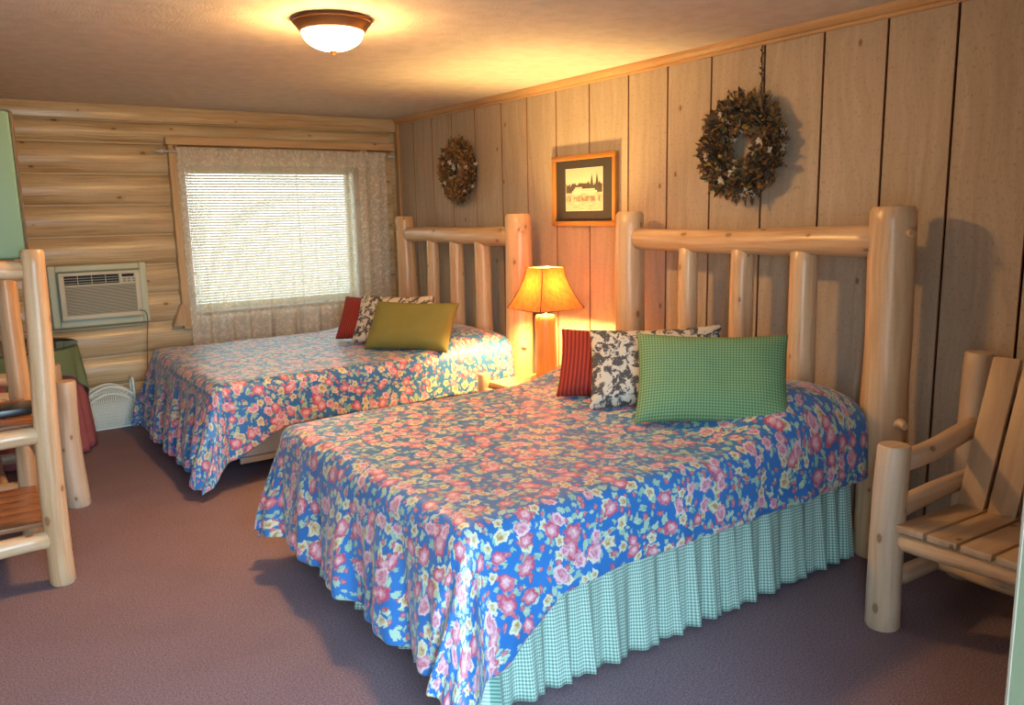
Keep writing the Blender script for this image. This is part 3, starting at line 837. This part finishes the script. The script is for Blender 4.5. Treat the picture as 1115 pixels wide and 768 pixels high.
lp = thing('table_lamp', 'lit table lamp with log base and flared amber rawhide shade', 'lamp', (-.38, -2.79, .481))
bm = bmesh.new(); lathe(bm, [(0, 0), (.10, 0), (.10, .018), (.09, .024), (0, .024)], seg=32); link('foot', bm, M['lamp_log'], lp, angle=.6)
mk_log('log_base', (0, 0, .022), (0, 0, .43), .070, .066, lp, 'lamp_log', seg=28, irr=.03, bend=.002)
bm = bmesh.new(); lathe(bm, [(0, .428), (.030, .428), (.030, .436), (.010, .44), (.010, .50), (0, .50)], seg=20); link('stem', bm, M['bronze'], lp)
bm = bmesh.new(); tube(bm, [(.02+.03*0, 0, .47), (.06, 0, .50), (.075, 0, .58), (.05, 0, .68), (0, 0, .725), (-.05, 0, .68), (-.075, 0, .58), (-.06, 0, .50), (-.02, 0, .47)], .002, 6); link('harp', bm, M['bronze'], lp)
bm = bmesh.new(); lathe(bm, [(0, .48), (.014, .482), (.014, .49), (.012, .492), (0, .494)], seg=24); link('bulb', bm, M['bulb'], lp)
def shade_pt(face, u, v):
    t = v; hb, ht = .178, .086
    half = ht+(hb-ht)*((1-t)**1.7*.85+(1-t)*.15)
    z = .475+.265*t
    sag = -.012*(1-t)*(1-(2*u-1)**2) if False else 0
    x = (2*u-1)*half; y = -half
    z += .012*(2*u-1)**2*(-1)*(1-t)*0
    a = face*PI/2
    return Vector((x*math.cos(a)-y*math.sin(a), x*math.sin(a)+y*math.cos(a), z))
sh = None
bm = bmesh.new()
for f in range(4): grid(bm, 10, 12, lambda u, v, f=f: shade_pt(f, u, v), lambda u, v, f=f: (u*.3+f, v*.27))
bmesh.ops.remove_doubles(bm, verts=bm.verts, dist=.0005)
sh = link('lamp_shade', bm, M['shade'], lp, angle=.8)
bm = bmesh.new()
for f in range(4):
    tube(bm, [shade_pt(f, 0, v/12)*1.004 for v in range(13)], .0028, 6)
tube(bm, [shade_pt(f, 0, 0) for f in range(4)]*1, .0042, 6, closed=True); tube(bm, [shade_pt(f, 0, 1) for f in range(4)], .004, 6, closed=True)
link('lacing', bm, M['shade_edge'], sh)
bm = bmesh.new(); tube(bm, [(-.08, 0, .725), (.08, 0, .725)], .002, 6); tube(bm, [(0, -.08, .725), (0, .08, .725)], .002, 6); link('spider_fitting', bm, M['bronze'], sh)

# ------------------------------------------------------------------ picture
pf = thing('framed_picture', 'gold framed old photograph of a riverboat with charcoal mat on the panelling', 'picture', (-.001, -2.75, 1.71))
fw, fh = .325, .233   # half sizes (y, z)
bm = bmesh.new(); b_ = .032
for (y0, y1, z0, z1, g) in ((-fw, fw, fh-b_, fh, 'y'), (-fw, fw, -fh, -fh+b_, 'y'), (-fw, -fw+b_, -fh+b_, fh-b_, 'z'), (fw-b_, fw, -fh+b_, fh-b_, 'z')): box(bm, -.032, 0, y0, y1, z0, z1, .004, grain=g)
link('frame', bm, M['frame_gold'], pf, angle=.6)
bm = bmesh.new(); box(bm, -.014, -.004, -fw+b_, fw-b_, -fh+b_, fh-b_); link('mat', bm, M['matt_black'], pf, smooth=False)
def m_photo():
    n = NT('sepia_river_photograph'); uv = n.uv(); x = n.n('ShaderNodeSeparateXYZ', {'Vector': uv}); U, V = x.outputs[0], x.outputs[1]
    nz = n.noise(n.vm('MULTIPLY', uv, (9, 3, 0)), 1.0, 4, .65)
    nz2 = n.noise(uv, 40, 3)
    sky = n.mix(n.step(V, .5, 1.0), (.66, .55, .40), (.54, .43, .30))
    hgt = n.math('ADD', .60, n.math('MULTIPLY', n.math('SUBTRACT', nz.outputs[0], .4), .42))
    hill = n.math('SUBTRACT', 1.0, n.step(n.math('SUBTRACT', V, hgt), -.01, .02))
    col = n.mix(hill, sky, n.mix(nz2.outputs[0], (.035, .028, .022), (.12, .09, .06)))
    # two tall stacks of trees right of centre
    for cx, w, hh in ((.72, .035, .88), (.86, .03, .90)):
        tri = n.math('MULTIPLY', n.math('LESS_THAN', n.math('ABSOLUTE', n.math('SUBTRACT', U, cx)), n.math('MULTIPLY', n.math('SUBTRACT', hh, V), .16)), n.math('GREATER_THAN', V, .5))
        col = n.mix(tri, col, (.09, .07, .05))
    water = n.noise(n.vm('MULTIPLY', uv, (5, 40, 0)), 1.0, 3)
    wc = n.mix(n.step(water.outputs[0], .42, .62), (.60, .48, .33), (.42, .32, .21))
    refl = n.math('MULTIPLY', n.math('MULTIPLY', n.math('LESS_THAN', n.math('ABSOLUTE', n.math('SUBTRACT', V, .28)), .07), n.step(nz.outputs[0], .45, .55)), .8)
    wc = n.mix(refl, wc, (.14, .10, .07))
    col = n.mix(n.math('LESS_THAN', V, .42), col, wc)
    def rect(u0, u1, v0, v1, c):
        nonlocal col
        m = n.math('MULTIPLY', n.math('MULTIPLY', n.math('GREATER_THAN', U, u0), n.math('LESS_THAN', U, u1)), n.math('MULTIPLY', n.math('GREATER_THAN', V, v0), n.math('LESS_THAN', V, v1)))
        col = n.mix(m, col, c)
    rect(.18, .86, .42, .47, (.62, .53, .40)); rect(.22, .80, .475, .515, (.62, .53, .40)); rect(.26, .45, .52, .56, (.58, .49, .36)); rect(.50, .53, .52, .64, (.05, .04, .03)); rect(.22, .80, .47, .476, (.08, .06, .04)); rect(.16, .30, .415, .43, (.7, .6, .45))
    n.bsdf(col, .3); return n.m
bm = bmesh.new(); LY = uvl(bm); py, pz = .185, .135
vs = [bm.verts.new(c) for c in ((-.0155, py, -pz+.006), (-.0155, -py, -pz+.006), (-.0155, -py, pz+.006), (-.0155, py, pz+.006))]
b2 = bmesh.new(); f = bm.faces.new(vs)
for l, uvv in zip(f.loops, ((0, 0), (1, 0), (1, 1), (0, 1))): l[LY].uv = uvv
r = bmesh.ops.extrude_face_region(bm, geom=[f]); bmesh.ops.translate(bm, vec=(.001, 0, 0), verts=[e for e in r['geom'] if isinstance(e, bmesh.types.BMVert)])
bmesh.ops.recalc_face_normals(bm, faces=bm.faces)
link('photograph', bm, m_photo(), pf, smooth=False)
bm = bmesh.new(); box(bm, -.0148, -.0142, -py-.005, py+.005, -pz+.001, pz+.011); link('mat_bevel', bm, M['mattress'], pf, smooth=False)

# ------------------------------------------------------------------ wreaths
def leafc(name, c, c2): return plain(name, c, .8)
LM = {k: plain('dried_'+k, c, .85) for k, c in {'dark_leaf': (.06, .048, .03), 'brown_leaf': (.19, .095, .045), 'olive_leaf': (.17, .13, .06), 'rust_petal': (.32, .15, .06), 'cream_flower': (.60, .52, .42), 'berry': (.32, .19, .05), 'twig': (.06, .03, .015)}.items()}
def leaf(bm, p, d, n, L, W, mat=0):
    d = d.normalized(); s = d.cross(n).normalized(); n = s.cross(d)
    pts = [(0, 0, 0), (.3, .5, .08), (.3, -.5, .08), (.7, .38, .02), (.7, -.38, .02), (1, 0, -.12), (.35, 0, -.05), (.7, 0, -.08)]
    V = [bm.verts.new(p+d*a*L+s*b*W+n*c*L) for a, b, c in pts]
    for f in ((0, 6, 1), (0, 2, 6), (6, 7, 3, 1), (6, 2, 4, 7), (7, 5, 3), (7, 4, 5)): bm.faces.new([V[i] for i in f]).material_index = mat
def ball(bm, c, r, mat=0):
    res = bmesh.ops.create_icosphere(bm, subdivisions=2, radius=r, matrix=Matrix.Translation(c))
    for v in res['verts']:
        for f in v.link_faces: f.material_index = mat
def wreath(label, y, z, Ro, seed, pal, string):
    rnd = random.Random(seed)
    t = thing('dried_flower_wreath', label, 'wreath', (-.001, y, z))
    rc = Ro*.62
    def rp(spread=.6):
        a = rnd.random()*2*PI; q = rnd.random()*2*PI; rr = Ro*.29*math.sqrt(rnd.random())*spread/.6
        ex = rc+rr*math.cos(q)
        x = -.05-abs(rr*math.sin(q))*.9
        c = Vector((x, ex*math.cos(a), ex*math.sin(a)))
        out = Vector((-abs(math.sin(q))*.8-.15, math.cos(q)*math.cos(a)*.9, math.cos(q)*math.sin(a)*.9))
        tan = Vector((0, -math.sin(a), math.cos(a)))
        return a, c, out, tan
    bm = bmesh.new(); tube(bm, [(-.046, rc*math.cos(i*PI/24), rc*math.sin(i*PI/24)) for i in range(48)], .044, 10, closed=True); link('twig_ring', bm, LM['twig'], t)
    def clamp(bm):
        for v in bm.verts: v.co.x = min(v.co.x, -.002)
    def leaves(name, mats, n, L, W, spread=.6, tw=.8):
        bm = bmesh.new()
        for i in range(n):
            a, c, out, tan = rp(spread)
            d = out+tan*rnd.uniform(-tw, tw)*1.2+Vector((rnd.uniform(-.4, .1), rnd.uniform(-.4, .4), rnd.uniform(-.4, .4)))
            leaf(bm, c, d, Vector((-1, rnd.uniform(-.8, .8), rnd.uniform(-.8, .8))), L*rnd.uniform(.5, 1.35), W*rnd.uniform(.6, 1.3), rnd.randrange(len(mats)))
        clamp(bm); link(name, bm, [LM[m] for m in mats], t, smooth=False)
    leaves('leaves', pal[0], 700, Ro*.18, Ro*.09)
    leaves('dried_petals', pal[1], 1500, Ro*.10, Ro*.09, .66)
    def protos(n, build, mat):
        out = []
        for i in range(n):
            bm = bmesh.new(); build(bm); out.append(bm)
        return out
    def scatter(name, mat, count, build, off, sp=.66):
        meshes = []
        for i in range(4):
            bm = bmesh.new(); build(bm); bm.normal_update(); me = bpy.data.meshes.new(name); bm.to_mesh(me); bm.free(); me.materials.append(LM[mat]); meshes.append(me)
        for i in range(count):
            a, c, out, tan = rp(sp); c = c+out*off; c.x = min(c.x, -.03)
            o = bpy.data.objects.new(name, meshes[i % 4]); COL.objects.link(o); o.parent = t; o.location = c
            o.rotation_euler = out.to_track_quat('Z', 'Y').to_euler(); k = rnd.uniform(.7, 1.25); o.scale = (k, k, k)
    def fl(bm):
        for k in range(14):
            d = Vector((rnd.uniform(-1, 1), rnd.uniform(-1, 1), rnd.uniform(.1, .9)))
            leaf(bm, Vector((0, 0, 0)), d, Vector((0, .1, 1)), Ro*.09*rnd.uniform(.6, 1.2), Ro*.04)
    scatter('cream_flower', 'cream_flower', 36, fl, .02)
    scatter('berry', 'berry', 44, lambda bm: ball(bm, (0, 0, 0), Ro*.036), .022)
    def wisp(bm):
        tube(bm, [(0, 0, 0), (.004, 0, Ro*.15), (0, .006, Ro*.30)], .0011, 4)
        for k in range(9): leaf(bm, Vector((0, 0, Ro*(.08+.025*k))), Vector((rnd.uniform(-1, 1), rnd.uniform(-1, 1), .8)), Vector((-1, 0, .1)), Ro*.06, Ro*.025)
    meshes = []
    for i in range(4):
        bm = bmesh.new(); wisp(bm); bm.normal_update(); me = bpy.data.meshes.new('wisp'); bm.to_mesh(me); bm.free(); me.materials.append(LM['brown_leaf' if i % 2 else 'olive_leaf']); meshes.append(me)
    for i in range(40):
        a = rnd.random()*2*PI; rr = rc+Ro*rnd.uniform(.0, .2)
        d = Vector((-.35, math.cos(a+rnd.uniform(-.7, .7)), math.sin(a+rnd.uniform(-.7, .7)))).normalized()
        o = bpy.data.objects.new('wisp', meshes[i % 4]); COL.objects.link(o); o.parent = t; o.location = (-.06, rr*math.cos(a), rr*math.sin(a))
        o.rotation_euler = d.to_track_quat('Z', 'Y').to_euler()
    bm = bmesh.new(); tube(bm, [(.012, 0, rc), (-.03, 0, rc+.004), (-.034, 0, rc+.012)], .002, 6); link('nail', bm, LM['twig'], t)
    if string:
        bm = bmesh.new(); top = 2.38-z
        tube(bm, [(-.012, -.07, rc*.9), (-.010, -.068, (rc+top)/2), (-.012, -.065, top)], .0026, 6)
        for i in range(22):
            zz = rc+(top-rc)*(i+1)/23
            leaf(bm, Vector((-.012, -.068, zz)), Vector((-.2, rnd.uniform(-1, 1), .8)), Vector((-1, 0, 0)), .022, .011)
        link('hanging_string', bm, LM['twig'], t, smooth=False)
    return t
wreath('large dark dried flower wreath hung by a string above the near bed headboard', -4.09, 1.885, .285, 3, (['dark_leaf', 'brown_leaf', 'olive_leaf', 'dark_leaf'], ['brown_leaf', 'rust_petal', 'berry', 'dark_leaf']), True)
wreath('rusty brown dried flower wreath above the far bed headboard', -1.25, 1.915, .265, 8, (['olive_leaf', 'brown_leaf', 'rust_petal', 'dark_leaf'], ['rust_petal', 'berry', 'brown_leaf']), False)

# ------------------------------------------------------------------ log armchairs
def make_chair(label, loc, rz):
    """local: faces -X, side frames at y=0 (left) and y=-W; x=0 front posts, x=.66 back posts"""
    W = .66; D = .66
    t = thing('log_armchair', label, 'armchair', loc, rz)
    for y in (0, -W):
        mk_log('front_post', (0, y, 0), (0, y, .713), .063, .056, t, 'chair_log', cham=.008, irr=.05, seg=24)
        mk_log('back_post', (D, y+(.035 if y == 0 else -.035), 0), (D+.02, y+(.035 if y == 0 else -.035), .97), .058, .055, t, 'chair_log', cham=.010, irr=.05, seg=24)
        mk_log('armrest', (.045, y, .635), (D-.03, y, .665), .041, .038, t, 'chair_log', cham=.02, irr=.05)
        mk_log('side_rail', (.05, y, .455), (D-.03, y, .47), .038, .036, t, 'chair_log', cham=.02)
        mk_log('lower_side_rail', (.05, y, .17), (D-.03, y, .17), .034, .034, t, 'chair_log', cham=.01)
    mk_log('seat_rail', (.0, -.05, .365), (.0, -W+.05, .365), .036, .036, t, cham=.01)
    mk_log('seat_rail', (D-.16, -.02, .335), (D-.16, -W+.02, .335), .034, .034, t, cham=.01)
    mk_log('stretcher', (.34, .0, .17), (.34, -W, .17), .03, .03, t, cham=.006)
    mk_log('back_rail', (D-.01, -.05, .86), (D-.01, -W+.05, .86), .036, .036, t)
    n = 5; pitch = (W-.09)/n
    for k in range(n):
        y1 = -.05-k*pitch; y0 = y1-pitch+.012
        bm = bmesh.new(); box(bm, -.045, .50, y0, y1, 0, .026, .004, grain='x'); o = link('seat_board', bm, M['board'], t, angle=.6)
        o.location = (0, 0, .402); o.rotation_euler = (0, math.radians(3), 0)
    for k in range(n):
        y1 = -.045-k*pitch; y0 = y1-pitch+.014
        bm = bmesh.new(); box(bm, 0, .024, y0, y1, 0, .60+.05*math.sin((k+.8)/n*PI), .004, grain='z'); o = link('back_board', bm, M['board'], t, angle=.6)
        o.location = (.40, 0, .385); o.rotation_euler = (0, math.radians(20), 0)
    return t
make_chair('log armchair with slatted back against the panelled wall beside the near bed', (-.79, -5.40, 0), 0)
make_chair('log armchair tucked between the log shelf stand and the skirted round table', (-3.085, -1.97+.0, 0), PI)

# ------------------------------------------------------------------ log shelf stand at left
st = thing('log_shelf_stand', 'peeled log open shelf stand with brown plank shelves at the left edge', 'shelf stand', (-3.64, -2.69, 0))
ox, oy = -3.64, -2.69
for (x, y, top) in ((-3.275, -3.04, 1.465), (-3.325, -2.35, 1.43), (-3.96, -3.04, 1.465), (-3.96, -2.35, 1.43)):
    mk_log('post', (x-ox, y-oy, 0), (x-ox+(.03 if x > -3.5 and y < -3 else 0.02 if x > -3.5 else 0), y-oy, top), .053, .045, st, cham=.012, irr=.05, seg=24)
for z, r in ((1.385, .040), (.675, .040), (.21, .041)):
    mk_log('front_rail', (-3.92-ox, -3.04-oy, z-.0), (-3.30-ox+.02*z, -3.04-oy, z), r, r*.95, st, cham=.018)
    mk_log('rear_rail', (-3.92-ox, -2.35-oy, z+.02), (-3.36-ox, -2.35-oy, z+.02), r*.9, r*.9, st, cham=.018)
for z in (.262, .705):
    bm = bmesh.new(); nn = 6; y0 = -3.00; y1 = -2.40
    for k in range(nn):
        a = y0+(y1-y0)*k/nn; box(bm, -3.95-ox, -3.30-ox, a+.0012-oy, a+(y1-y0)/nn-.0012-oy, z, z+.02, .001, grain='x')
    link('shelf', bm, M['shelf'], st, angle=.6)
for x in (-3.30, -3.96):
    for z in (1.385, .62): mk_log('side_rail', (x-ox, -3.0-oy, z-.03), (x-ox, -2.39-oy, z-.03), .026, .026, st)
bm = bmesh.new(); box(bm, -3.95-ox, -3.30-ox, -3.0-oy, -2.40-oy, 1.405, 1.425, .003, grain='x'); link('top_board', bm, M['shelf'], st, angle=.6)
# green panel on top
gp = thing('green_panel_box', 'tall pale green panel with brown edge standing on top of the log stand', 'cabinet', (-3.60, -2.66, 1.426))
bm = bmesh.new(); box(bm, -.36, .345, -.34, -.315, .0, .60, .018, mat=0); link('front_panel', bm, M['green_panel'], gp, angle=.6)
bm = bmesh.new(); box(bm, -.355, .358, -.315, .20, .0, .605, .015); link('case', bm, M['brown_edge'], gp, angle=.6)
# flat black box
rc = thing('cable_box', 'flat black plastic box lying on the upper shelf of the log stand', 'box', (-3.355, -2.73, .7255), math.radians(4))
bm = bmesh.new(); box(bm, -.13, .105, -.085, .085, .004, .036, .004); link('case', bm, M['black_plastic'], rc, angle=.6)
bm = bmesh.new(); box(bm, .03, .09, -.0875, -.085, .014, .028, .0005); link('display', bm, M['ac_display'], rc, smooth=False)
for sx_ in (-.11, .085):
    for sy_ in (-.065, .065):
        bm = bmesh.new(); lathe(bm, [(0, 0), (.008, 0), (.008, .005), (0, .005)], c=(sx_, sy_, 0), seg=12); link('foot', bm, M['dark'], rc)

# ------------------------------------------------------------------ round table with cloths
TX, TY = -3.27, -.55
tb = thing('round_table', 'round pedestal table with glass top hidden under green and red cloths', 'table', (TX, TY, 0))
bm = bmesh.new(); lathe(bm, [(0, .70), (.39, .70), (.395, .705), (.395, .72), (.39, .725), (0, .725)], seg=48); link('table_top', bm, M['shelf'], tb, angle=.6)
bm = bmesh.new(); lathe(bm, [(0, 0), (.20, 0), (.20, .02), (.05, .05), (.04, .4), (.05, .70), (0, .70)], seg=24); link('pedestal', bm, M['shelf'], tb, angle=.6)
def cloth(name, mat, rtop, zt, bottomfn, flare, amp, nf, label, th):
    bm = bmesh.new(); LY = uvl(bm); seg = 144; nr = 6; nd = 16
    rows = []
    for k in range(nr+1):
        r = rtop*k/nr
        rows.append([bm.verts.new((TX+max(r, 1e-4)*math.cos(2*PI*s/seg), TY+max(r, 1e-4)*math.sin(2*PI*s/seg), zt)) for s in range(seg)])
    for k in range(1, nd+1):
        v = k/nd; row = []
        for s in range(seg):
            a = 2*PI*s/seg; zb = bottomfn(a); z = zt+(zb-zt)*v
            dr = zt-z
            r = rtop+.008+min(dr, .02)*.3+flare*dr+amp*min(1, dr/.25)*(math.sin(nf*a)+.5*math.sin(nf*1.7*a+1))
            x = TX+r*math.cos(a); y = min(TY+r*math.sin(a), -.115)
            row.append(bm.verts.new((x, y, z)))
        rows.append(row)
    for k in range(len(rows)-1):
        for s in range(seg):
            s2 = (s+1) % seg
            f = bm.faces.new((rows[k][s], rows[k][s2], rows[k+1][s2], rows[k+1][s]))
            for lpp, (uu, vv) in zip(f.loops, ((s, k), (s+1, k), (s+1, k+1), (s, k+1))): lpp[LY].uv = (uu/seg*2.6, vv*.05)
    bmesh.ops.recalc_face_normals(bm, faces=bm.faces)
    o = link(name, bm, M[mat]); md = o.modifiers.new('thick', 'SOLIDIFY'); md.thickness = .002; md.offset = 1
    return tag(o, label, 'tablecloth')
cloth('tablecloth', 'red_cloth', .40, .728, lambda a: .012, .085, .013, 17, 'dusty red floor-length tablecloth underneath on the round table', .002)
def gb(a):
    q = abs(((a-math.radians(-12)) % (PI/2))-PI/4)/(PI/4)      # square cloth: corners hang lowest
    return .735-(.17+.21*(q)**2.2)
cloth('tablecloth', 'green_cloth', .412, .734, gb, .10, .012, 15, 'sage green square overcloth draped on top of the red tablecloth', .002)
bm = bmesh.new(); lathe(bm, [(0, .738), (.425, .738), (.43, .741), (.43, .745), (.425, .748), (0, .748)], c=(TX, TY, 0), seg=72, mat=0)
for f in bm.faces:
    if abs(f.normal.z) < .9 and f.calc_center_median().xy.length > 0:
        c = f.calc_center_median()
        if math.hypot(c.x-TX, c.y-TY) > .41: f.material_index = 1
o = link('glass_table_top', bm, [M['glass'], M['glass_edge']], angle=.5); tag(o, 'round clear glass sheet lying on the green tablecloth', 'glass top')

# ------------------------------------------------------------------ wicker basket
bk = thing('wicker_basket', 'white wicker magazine basket with arched sides against the log wall', 'basket', (-2.63, -.185, 0))
hw = .17
def arch(u): return .245+.085*(1-(2*u-1)**2)
for nm, y in (('front_panel', -.07), ('back_panel', .055)):
    bm = bmesh.new()
    for k in range(24):
        u = (k+.5)/24; x = -hw+2*hw*u; h = arch(u)-.055
        tube(bm, [(x, y, .012), (x, y+.002, h)], .0042, 6)
    for k in range(16):
        z = .018+k*.012
        tube(bm, [(-hw+2*hw*i/48, y+.004*(1 if (i+k) % 2 else -1), z) for i in range(49)], .0036, 5)
    link(nm, bm, M['wicker'], bk)
    bm = bmesh.new()
    for dz, r in ((0, .009), (-.055, .007)):
        tube(bm, [(-hw+2*hw*i/24, y, arch(i/24)+dz) for i in range(25)], r, 8)
    for k in range(13):
        u = (k+.5)/13; x = -hw+2*hw*u
        tube(bm, [(x+.009*math.cos(a), y, arch(u)-.0275+.020*math.sin(a)) for a in [i*PI/6 for i in range(12)]], .003, 5, closed=True)
    link('arched_border', bm, M['wicker'], bk)
for s in (-1, 1):
    bm = bmesh.new()
    for k in range(9): 
        y = -.07+.125*(k+.5)/9; tube(bm, [(s*hw, y, .012), (s*hw, y, .22)], .0042, 6)
    for k in range(16): z = .018+k*.012; tube(bm, [(s*hw+.003*(1 if (i+k) % 2 else -1), -.07+.125*i/12, z) for i in range(13)], .0036, 5)
    link('end_panel', bm, M['wicker'], bk)
    bm = bmesh.new(); tube(bm, [(s*hw, -.07, .0), (s*hw, -.07, .24)]+[(s*hw, -.0075-.0625*math.cos(a), .30+.075*math.sin(a)) for a in [i*PI/12 for i in range(13)]]+[(s*hw, .055, .24), (s*hw, .055, 0)], .010, 8)
    link('handle', bm, M['wicker'], bk)
bm = bmesh.new(); box(bm, -hw, hw, -.07, .055, .004, .014); link('base', bm, M['wicker'], bk, smooth=False)

# outlet behind the near bed post
ol = thing('wall_outlet', 'small black outlet plate on the panelling behind the near bed post', 'outlet', (-.001, -4.79, .30))
bm = bmesh.new(); box(bm, -.006, 0, -.035, .035, 0, .115, .003); link('plate', bm, M['outlet'], ol, smooth=False)
bm = bmesh.new(); box(bm, -.009, -.005, -.017, .017, .02, .05, .002); box(bm, -.009, -.005, -.017, .017, .065, .095, .002); link('socket', bm, M['dark'], ol, smooth=False)

# ------------------------------------------------------------------ open entrance door at right edge
hx, hy = DX1, YN+.01
ex, ey = -3.53163+.93075*1.22, -6.91662+.36565*1.22
dw = math.hypot(ex-hx, ey-hy); ang = math.atan2(ey-hy, ex-hx)
dr = bpy.data.objects.new('door_1', None); COL.objects.link(dr); dr['kind'] = 'structure'; dr.location = (hx, hy, 0); dr.rotation_euler = (0, 0, ang)
bm = bmesh.new(); box(bm, 0, dw-.006, -.043, -.001, .012, 2.14, .001); link('door_slab', bm, M['door_green'], dr, smooth=False)
bm = bmesh.new(); box(bm, dw-.006, dw, -.044, 0, .012, 2.14, .001); link('door_edge', bm, M['door_edge'], dr, smooth=False)
bm = bmesh.new(); box(bm, DX0-.0, DX0+.03, YN-.12, YN+.01, 0, DZ); box(bm, DX1-.03, DX1, YN-.13, YN-.0, 0, DZ); box(bm, DX0, DX1, YN-.12, YN+.0, DZ-.03, DZ)
link('trim_3', bm, M['trim'], smooth=False, kind='structure')

for o in list(COL.objects):
    if o.parent is None and 'label' in o:
        k = o.name.split('.')[0]
        if k == 'throw_pillow': o['group'] = 'pillows stacked on the near bed' if 'near bed' in o['label'] else 'pillows stacked on the far bed'
        elif k in ('log_bed', 'floral_quilt', 'dried_flower_wreath', 'lace_curtain', 'log_armchair'):
            o['group'] = {'log_bed': 'log beds along the panelled wall', 'floral_quilt': 'floral quilts on the beds', 'dried_flower_wreath': 'wreaths above the headboards', 'lace_curtain': 'lace curtains at the window', 'log_armchair': 'log armchairs'}[k]
# ------------------------------------------------------------------ light
W = bpy.data.worlds.new('sky'); S.world = W; W.use_nodes = True
nt = W.node_tree; nt.nodes.clear(); wo = nt.nodes.new('ShaderNodeOutputWorld'); bg = nt.nodes.new('ShaderNodeBackground')
tc = nt.nodes.new('ShaderNodeTexCoord'); sx = nt.nodes.new('ShaderNodeSeparateXYZ'); rp = nt.nodes.new('ShaderNodeValToRGB')
nt.links.new(tc.outputs['Generated'], sx.inputs[0])
mr = nt.nodes.new('ShaderNodeMapRange'); mr.inputs[1].default_value = -1; mr.inputs[2].default_value = 1
nt.links.new(sx.outputs[2], mr.inputs[0]); nt.links.new(mr.outputs[0], rp.inputs[0])
e = rp.color_ramp.elements; e[0].position = .47; e[0].color = (.30, .36, .34, 1); e[1].position = .56; e[1].color = (.46, .74, 1.0, 1)
mr2 = nt.nodes.new('ShaderNodeMapRange'); mr2.inputs[1].default_value = -.3; mr2.inputs[2].default_value = .5; mr2.inputs[3].default_value = 1.0; mr2.inputs[4].default_value = 0.0   # open sky on the door side, colour dimmed towards the far window against glare
nt.links.new(sx.outputs[1], mr2.inputs[0])
vmu = nt.nodes.new('ShaderNodeVectorMath'); vmu.operation = 'SCALE'; nt.links.new(rp.outputs[0], vmu.inputs[0]); nt.links.new(mr2.outputs[0], vmu.inputs['Scale'])
vad = nt.nodes.new('ShaderNodeMix'); vad.data_type = 'RGBA'
nt.links.new(mr2.outputs[0], vad.inputs[0]); vad.inputs[6].default_value = (.20, .235, .255, 1); nt.links.new(rp.outputs[0], vad.inputs[7])
nt.links.new(vad.outputs[2], bg.inputs[0]); nt.links.new(bg.outputs[0], wo.inputs[0]); bg.inputs[1].default_value = 27.0
def portal(loc, rot, sx_, sy_):
    l = bpy.data.lights.new('daylight_portal', 'AREA'); l.shape = 'RECTANGLE'; l.size = sx_; l.size_y = sy_; l.cycles.is_portal = True
    o = bpy.data.objects.new('daylight_portal', l); COL.objects.link(o); o.location = loc; o.rotation_euler = rot
portal(((DX0+DX1)/2, YN-.13, DZ/2), (PI/2, 0, 0), DX1-DX0, DZ)
portal(((WX0+WX1)/2, .13, (WZ0+WZ1)/2), (-PI/2, 0, 0), WX1-WX0, WZ1-WZ0)
l = bpy.data.lights.new('shade_bulb_light', 'POINT'); l.energy = 150; l.color = (1.0, .65, .22); l.shadow_soft_size = .05
o = bpy.data.objects.new('shade_bulb_light', l); COL.objects.link(o); o.location = (-.38, -2.79, .481+.61)

# ------------------------------------------------------------------ camera
f_px, yaw, pitch, roll = 872.755028, 0.6090719918509641, 0.1721546094473701, -0.02141148143430535
C = Vector((-3.531630043043686, -6.916621597183564, 1.5705631396155142))
fw_ = Vector((math.sin(yaw)*math.cos(pitch), math.cos(yaw)*math.cos(pitch), -math.sin(pitch)))
r_ = fw_.cross(Vector((0, 0, 1))).normalized(); u_ = r_.cross(fw_)
r2 = r_*math.cos(roll)+u_*math.sin(roll); u2 = -r_*math.sin(roll)+u_*math.cos(roll)
cam = bpy.data.cameras.new('camera'); cam.sensor_fit = 'HORIZONTAL'; cam.sensor_width = 36; cam.lens = f_px/1115*36; cam.clip_start = .05
co = bpy.data.objects.new('camera', cam); COL.objects.link(co)
co.matrix_world = Matrix.Translation(C) @ Matrix((r2, u2, -fw_)).transposed().to_4x4()
S.camera = co
S.view_settings.view_transform = 'Standard'; S.view_settings.look = 'None'; S.view_settings.exposure = 0.12; S.view_settings.gamma = 1.0
S.view_settings.use_curve_mapping = False
